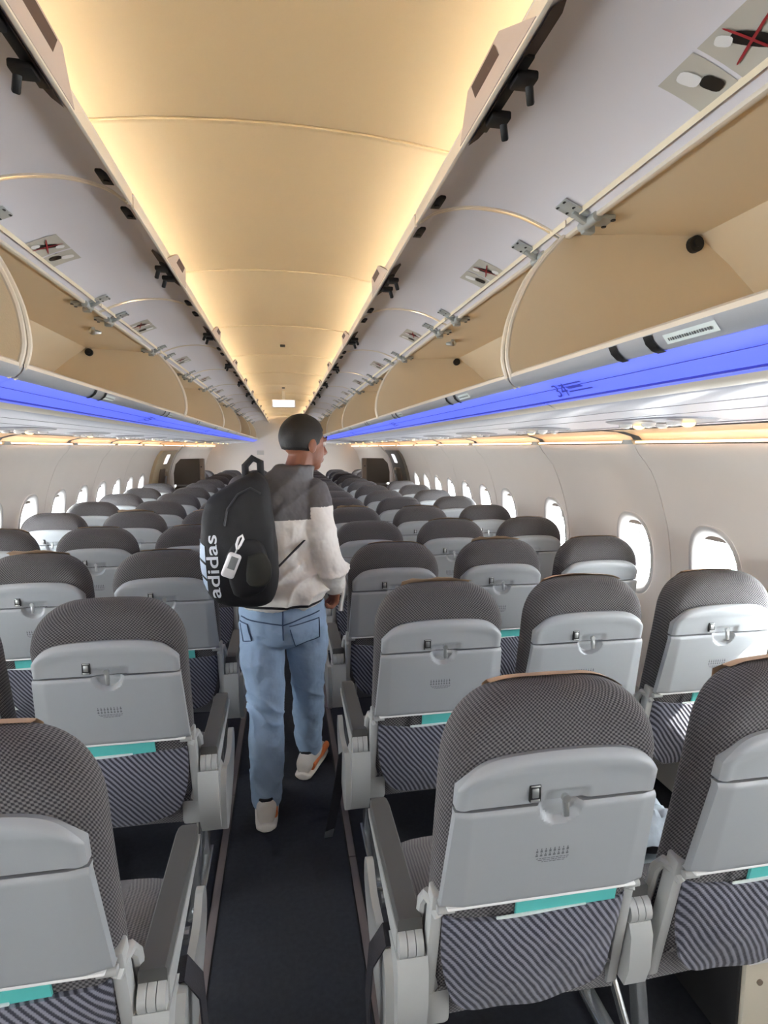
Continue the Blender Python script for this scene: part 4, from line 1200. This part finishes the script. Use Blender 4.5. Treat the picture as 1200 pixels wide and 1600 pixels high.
# jacket
def jk(p):
    w = 0.017 * (1 - abs(math.sin(p.z * 26 - p.x * 17 + 3.0 * noise.noise(p * 5))) ** 0.7)
    low = math.exp(-((p.z - 1.0) / 0.09) ** 2) + (1.1 if p.x > 0.14 and p.z < 1.2 else 0.35)
    return w * low * 0.9 + 0.009 * noise.noise(p * 8) + 0.006 * abs(noise.noise(p * 19))
k = MB()
k.loft([((-0.024, 2.39, 0.925), 0.168, 0.125), ((-0.024, 2.39, 0.945), 0.178, 0.142), ((-0.02, 2.39, 1.00), 0.176, 0.148), ((-0.022, 2.395, 1.10), 0.160, 0.136), ((-0.028, 2.40, 1.22), 0.160, 0.134), ((-0.028, 2.405, 1.32), 0.168, 0.125), ((-0.018, 2.41, 1.40), 0.150, 0.100), ((0.005, 2.415, 1.445), 0.105, 0.084), ((0.03, 2.42, 1.485), 0.082, 0.078), ((0.04, 2.422, 1.500), 0.079, 0.076)], 30)
limb(k, [SHR, (0.130, 2.345, 1.24), ELR, (0.188, 2.365, 1.045), (0.198, 2.385, 1.025)], [0.074, 0.069, 0.062, 0.055, 0.046], 22)
limb(k, [SHL, ELL, WRL], [0.076, 0.068, 0.045], 22)
jm = remesh(k, 0.006, 5, jk)
kbvh = BVHTree.FromPolygons([v.co.copy() for v in jm.vertices], [list(p.vertices) for p in jm.polygons])
jm.materials.append(JWHITE); jm.materials.append(JGREY)
for p in jm.polygons:
    c = p.center
    z_lim = 1.288 + (0.03 if c.x > 0.10 else 0) 
    p.material_index = 1 if (c.z > z_lim and not (c.x > 0.10 and c.z < 1.335)) else 0
jacket = pobj('jacket', jm)
cuffL = []
hem = []
for a in range(49):
    an = 2 * PI * a / 48; o_ = Vector((-0.024, 2.39, 0.938)); d_ = Vector((math.cos(an), math.sin(an), 0))
    h_ = kbvh.ray_cast(o_ + d_ * 0.6, -d_)
    if h_[0] is not None: hem.append(h_[0] + d_ * 0.001 + Vector((0, 0, 0.006 * math.sin(an * 2) + 0.01 * math.cos(an))))
pobj('hem_trim', MB().tube(hem, 0.0055, 8).mesh('hem_trim', []), [BAG], jacket)
pobj('cuff', MB().tube([(0.199, 2.388, 1.020), (0.202, 2.396, 1.006)], 0.043, 18).mesh('cuff', []), [BAG], jacket)
# hanging jacket front held at the hip
mb = MB(); rows = []
for i in range(9):
    z = 1.03 - i * 0.022; rows.append([(0.225 + 0.014 * math.sin(i * 0.6) + 0.006 * k_ + 0.012 * i / 8, 2.455 + 0.018 * k_, z - 0.006 * k_) for k_ in range(5)])
mb.grid(rows); mb.grid([[(x + 0.006, y + 0.004, z) for x, y, z in r] for r in rows], flip=True)
pobj('jacket_flap', mb.mesh('jacket_flap', []), [JWHITE], jacket)
# shoes
def shoe(nm, ank, t, roll):
    a = Vector(ank); t = Vector(t).normalized(); s = Vector((t.y, -t.x, 0)); g = Vector((a.x, a.y, 0))
    S = lambda f, r, u: g + t * f + s * r + Vector((0, 0, u))
    up = MB()
    secs = [(-0.085, 0.030, 0.060, 0.05), (-0.075, 0.038, 0.062, 0.085), (-0.04, 0.042, 0.065, 0.098), (0.0, 0.044, 0.062, 0.095), (0.05, 0.047, 0.055, 0.075), (0.10, 0.050, 0.046, 0.055), (0.15, 0.047, 0.038, 0.04), (0.185, 0.030, 0.032, 0.028)]
    up.loft([(S(f, 0, 0.022 + h / 2), w, h / 2 + 0.004, s, Vector((0, 0, 1))) for f, w, c, h in secs], 20)
    um = remesh(up, 0.005, 5); us = pobj('shoe', um, [SHOE])
    so = MB(); so.loft([(S(f, 0, 0.018), w + 0.006, 0.018, s, Vector((0, 0, 1))) for f, w, c, h in [(-0.098, 0.018, 0, 0), (-0.088, 0.036, 0, 0)] + secs[1:] + [(0.20, 0.014, 0, 0)]], 20)
    pobj('sole', remesh(so, 0.005, 2), [SOLE], us)
    og = MB(); og.loft([(S(f, 0.034 + (0.006 if f > 0.03 else 0), 0.050), 0.014, 0.020, s, Vector((0, 0, 1))) for f in (-0.05, -0.02, 0.03, 0.08, 0.13, 0.16)], 12)
    pobj('orange_panel', og.mesh('orange_panel', []), [ORANGE], us)
    pobj('collar', MB().loft([(S(-0.015, 0, 0.112), 0.037, 0.05, s, t), (S(-0.015, 0, 0.122), 0.034, 0.046, s, t)], 18).mesh('collar', []), [BAG], us)
shoe('shoe', ANL, (-0.02, 1, 0), 0)
shoe('shoe', ANR, (0.40, 1, 0), 0)

# ---- backpack slung over the left shoulder
def bx_px(px, py, Y):       # point of the cabin at depth Y seen at a place in the 1200x1600 frame
    yaw, pit, f = 0.1726, 0.1143, 885.0
    x = (px - 600) / f; u = (800 - py) / f; y = math.cos(pit) + u * math.sin(pit); z = -math.sin(pit) + u * math.cos(pit)
    r = (x * math.cos(yaw) + y * math.sin(yaw), -x * math.sin(yaw) + y * math.cos(yaw), z); t = Y / r[1]
    return (r[0] * t, r[2] * t + 1.58)
BAGPX = [(317, 800), (313, 850), (317, 895), (327, 926), (350, 942), (392, 946), (424, 938), (435, 905), (433, 865), (428, 820), (424, 785), (419, 760), (408, 742), (394, 738), (370, 751), (342, 767), (324, 782)]
out_ = [bx_px(px, py, 2.16) for px, py in BAGPX]
out_ = smooth([out_[-1]] + out_ + out_[:2], 3)[3:-6]
bp = empty('backpack', (-0.16, 2.18, 1.0)); BO = Vector((-0.16, 2.18, 1.0))
tag(bp, 'black backpack with white printed lettering slung over the left shoulder of the person', 'backpack')
def bobj(name, me, mats=(), parent=bp):
    for m in mats: me.materials.append(m)
    o = place(name, me, parent); me.transform(Matrix.Translation(-BO)); return o
bm_ = pillow(out_, lambda z: 2.095 + 0.05 * max(0, z - 1.25), 0.185, 0.045, 7, 8, bulge=0.012)
bag_me = remesh(bm_, 0.008, 3, lambda p: 0.004 * noise.noise(p * 12) + 0.002 * noise.noise(p * 30))
bbvh = BVHTree.FromPolygons([v.co.copy() for v in bag_me.vertices], [list(p.vertices) for p in bag_me.polygons])
main = bobj('main_compartment', bag_me, [BAG])
pocket_px = [(352, 868), (366, 845), (392, 838), (412, 850), (420, 880), (416, 915), (396, 928), (366, 926)]
pp = [bx_px(a, c, 2.12) for a, c in pocket_px]
bobj('front_pocket', pillow(smooth(pp + pp[:1], 3)[:-1], lambda z: 2.078, 0.05, 0.018, 4, 4, bulge=0.006).mesh('front_pocket', [], 80), [BAG])
mesh_px = [(388, 866), (412, 862), (424, 880), (422, 905), (404, 914), (386, 905)]
pp = [bx_px(a, c, 2.11) for a, c in mesh_px]
bobj('mesh_pocket', pillow(smooth(pp + pp[:1], 3)[:-1], lambda z: 2.066, 0.02, 0.009, 3, 4, bulge=0.003).mesh('mesh_pocket', [], 80), [BAGM])
bobj('zip', line(bbvh, [bx_px(*q, 2.12) for q in ((352, 820), (356, 795), (372, 772), (392, 762), (410, 772))], 0.002, 0.004).mesh('zip', []), [mat('zip_grey', srgb(46, 46, 50), 0.4)], main)
# logo: lettering turned to read upwards, three bars beside it
fc = bpy.data.curves.new('lettering', 'FONT'); fc.body = 'adidas'; fc.size = 0.098; fc.space_character = 1.0; fc.offset = 0.0012
fo = bpy.data.objects.new('lettering', fc); COL.objects.link(fo); bpy.context.view_layer.update()
fm = bpy.data.meshes.new_from_object(fo.evaluated_get(bpy.context.evaluated_depsgraph_get())); bpy.data.objects.remove(fo)
bmt = bmesh.new(); bmt.from_mesh(fm); bmesh.ops.triangulate(bmt, faces=bmt.faces[:]); bmesh.ops.subdivide_edges(bmt, edges=[e for e in bmt.edges if e.calc_length() > 0.015], cuts=1); bmesh.ops.triangulate(bmt, faces=bmt.faces[:])
w_ = max(v.co.x for v in bmt.verts)
A_, B_ = bx_px(347, 932, 2.12), bx_px(339, 834, 2.12); Ld = math.hypot(B_[0] - A_[0], B_[1] - A_[1]); du = ((B_[0] - A_[0]) / Ld, (B_[1] - A_[1]) / Ld)
def on_bag(s_, t_, off=0.0025):
    x = A_[0] + du[0] * s_ - du[1] * t_; z = A_[1] + du[1] * s_ + du[0] * t_
    c = cast(bbvh, x, z, off, 1.7); return c if c is not None else Vector((x, 2.16, z))
lm = MB(); bmt.verts.index_update()
lm.add([on_bag(v.co.x * Ld / w_, v.co.y * 0.62) for v in bmt.verts], [[v.index for v in f.verts] for f in bmt.faces]); bmt.free()
bobj('lettering', lm.mesh('lettering', [], fix=False), [LOGO], main)
for s0, s1, h0 in ((0.035, 0.075, 0.045), (0.085, 0.135, 0.062), (0.145, 0.205, 0.078)):
    pm = MB(); rows = []
    for i in range(9):
        t_ = 0.045 + 0.024 * i / 8; sh_ = (i / 8) * 0.02
        rows.append([on_bag(lerp(s0, s1, q / 4) + sh_ - 0.01, t_) for q in range(5)])
    pm.grid(rows); bobj('logo_bar', pm.mesh('logo_bar', []), [STRIPE], main)
# straps
bobj('shoulder_strap', MB().ribbon([(-0.125, 2.27, 1.44), (-0.125, 2.33, 1.475), (-0.125, 2.41, 1.475), (-0.12, 2.50, 1.44), (-0.115, 2.545, 1.36), (-0.12, 2.55, 1.25)], (0.033, 0, 0), 0.006).mesh('shoulder_strap', []), [BAG])
bobj('carry_handle', MB().tube([bx_px(384, 752, 2.2)[:1] + (2.20,) + bx_px(384, 752, 2.2)[1:], bx_px(383, 728, 2.2)[:1] + (2.20,) + bx_px(383, 728, 2.2)[1:], bx_px(394, 716, 2.2)[:1] + (2.21,) + bx_px(394, 716, 2.2)[1:], bx_px(406, 722, 2.2)[:1] + (2.22,) + bx_px(406, 722, 2.2)[1:], bx_px(408, 756, 2.2)[:1] + (2.22,) + bx_px(408, 756, 2.2)[1:]], 0.014, 10).mesh('carry_handle', []), [BAG])
q0, q1 = bx_px(428, 893, 2.2), bx_px(462, 858, 2.25)
bobj('lower_strap', MB().ribbon([(q0[0], 2.20, q0[1]), (lerp(q0[0], q1[0], 0.5), 2.225, lerp(q0[1], q1[1], 0.5)), (q1[0], 2.25, q1[1]), (q1[0] + 0.05, 2.33, q1[1] + 0.03)], (0.009, 0, 0.011), 0.003).mesh('lower_strap', []), [BAG])
# white case on a clip
cx_, cz_ = bx_px(361, 884, 2.04); CO = Vector((cx_, 2.045, cz_))
cs_ = empty('earphone_case', CO); cs_.rotation_euler = (0.0, math.radians(22), 0.0)
tag(cs_, 'small white plastic case hanging by a clip on the black backpack', 'case')
MB().box((0, 0, 0), (0.048, 0.024, 0.092), 0.011, seg=4).obj('shell', M['white'], cs_)
MB().box((0.003, -0.0122, 0.012), (0.026, 0.002, 0.046), 0.0009).obj('window', mat('case_window', srgb(120, 126, 128), 0.3, var=0.3, vscale=40), cs_)
MB().tube([(-0.002, 0, 0.045), (-0.001, 0, 0.065)], 0.003, 8).obj('swivel', M['steel'], cs_)
MB().tube([(-0.001, 0, 0.062), (-0.009, 0, 0.078), (-0.010, 0, 0.102), (-0.002, 0, 0.115), (0.006, 0, 0.104), (0.004, 0, 0.08), (0.0, 0, 0.064)], 0.0048, 8).obj('clip', M['white'], cs_)
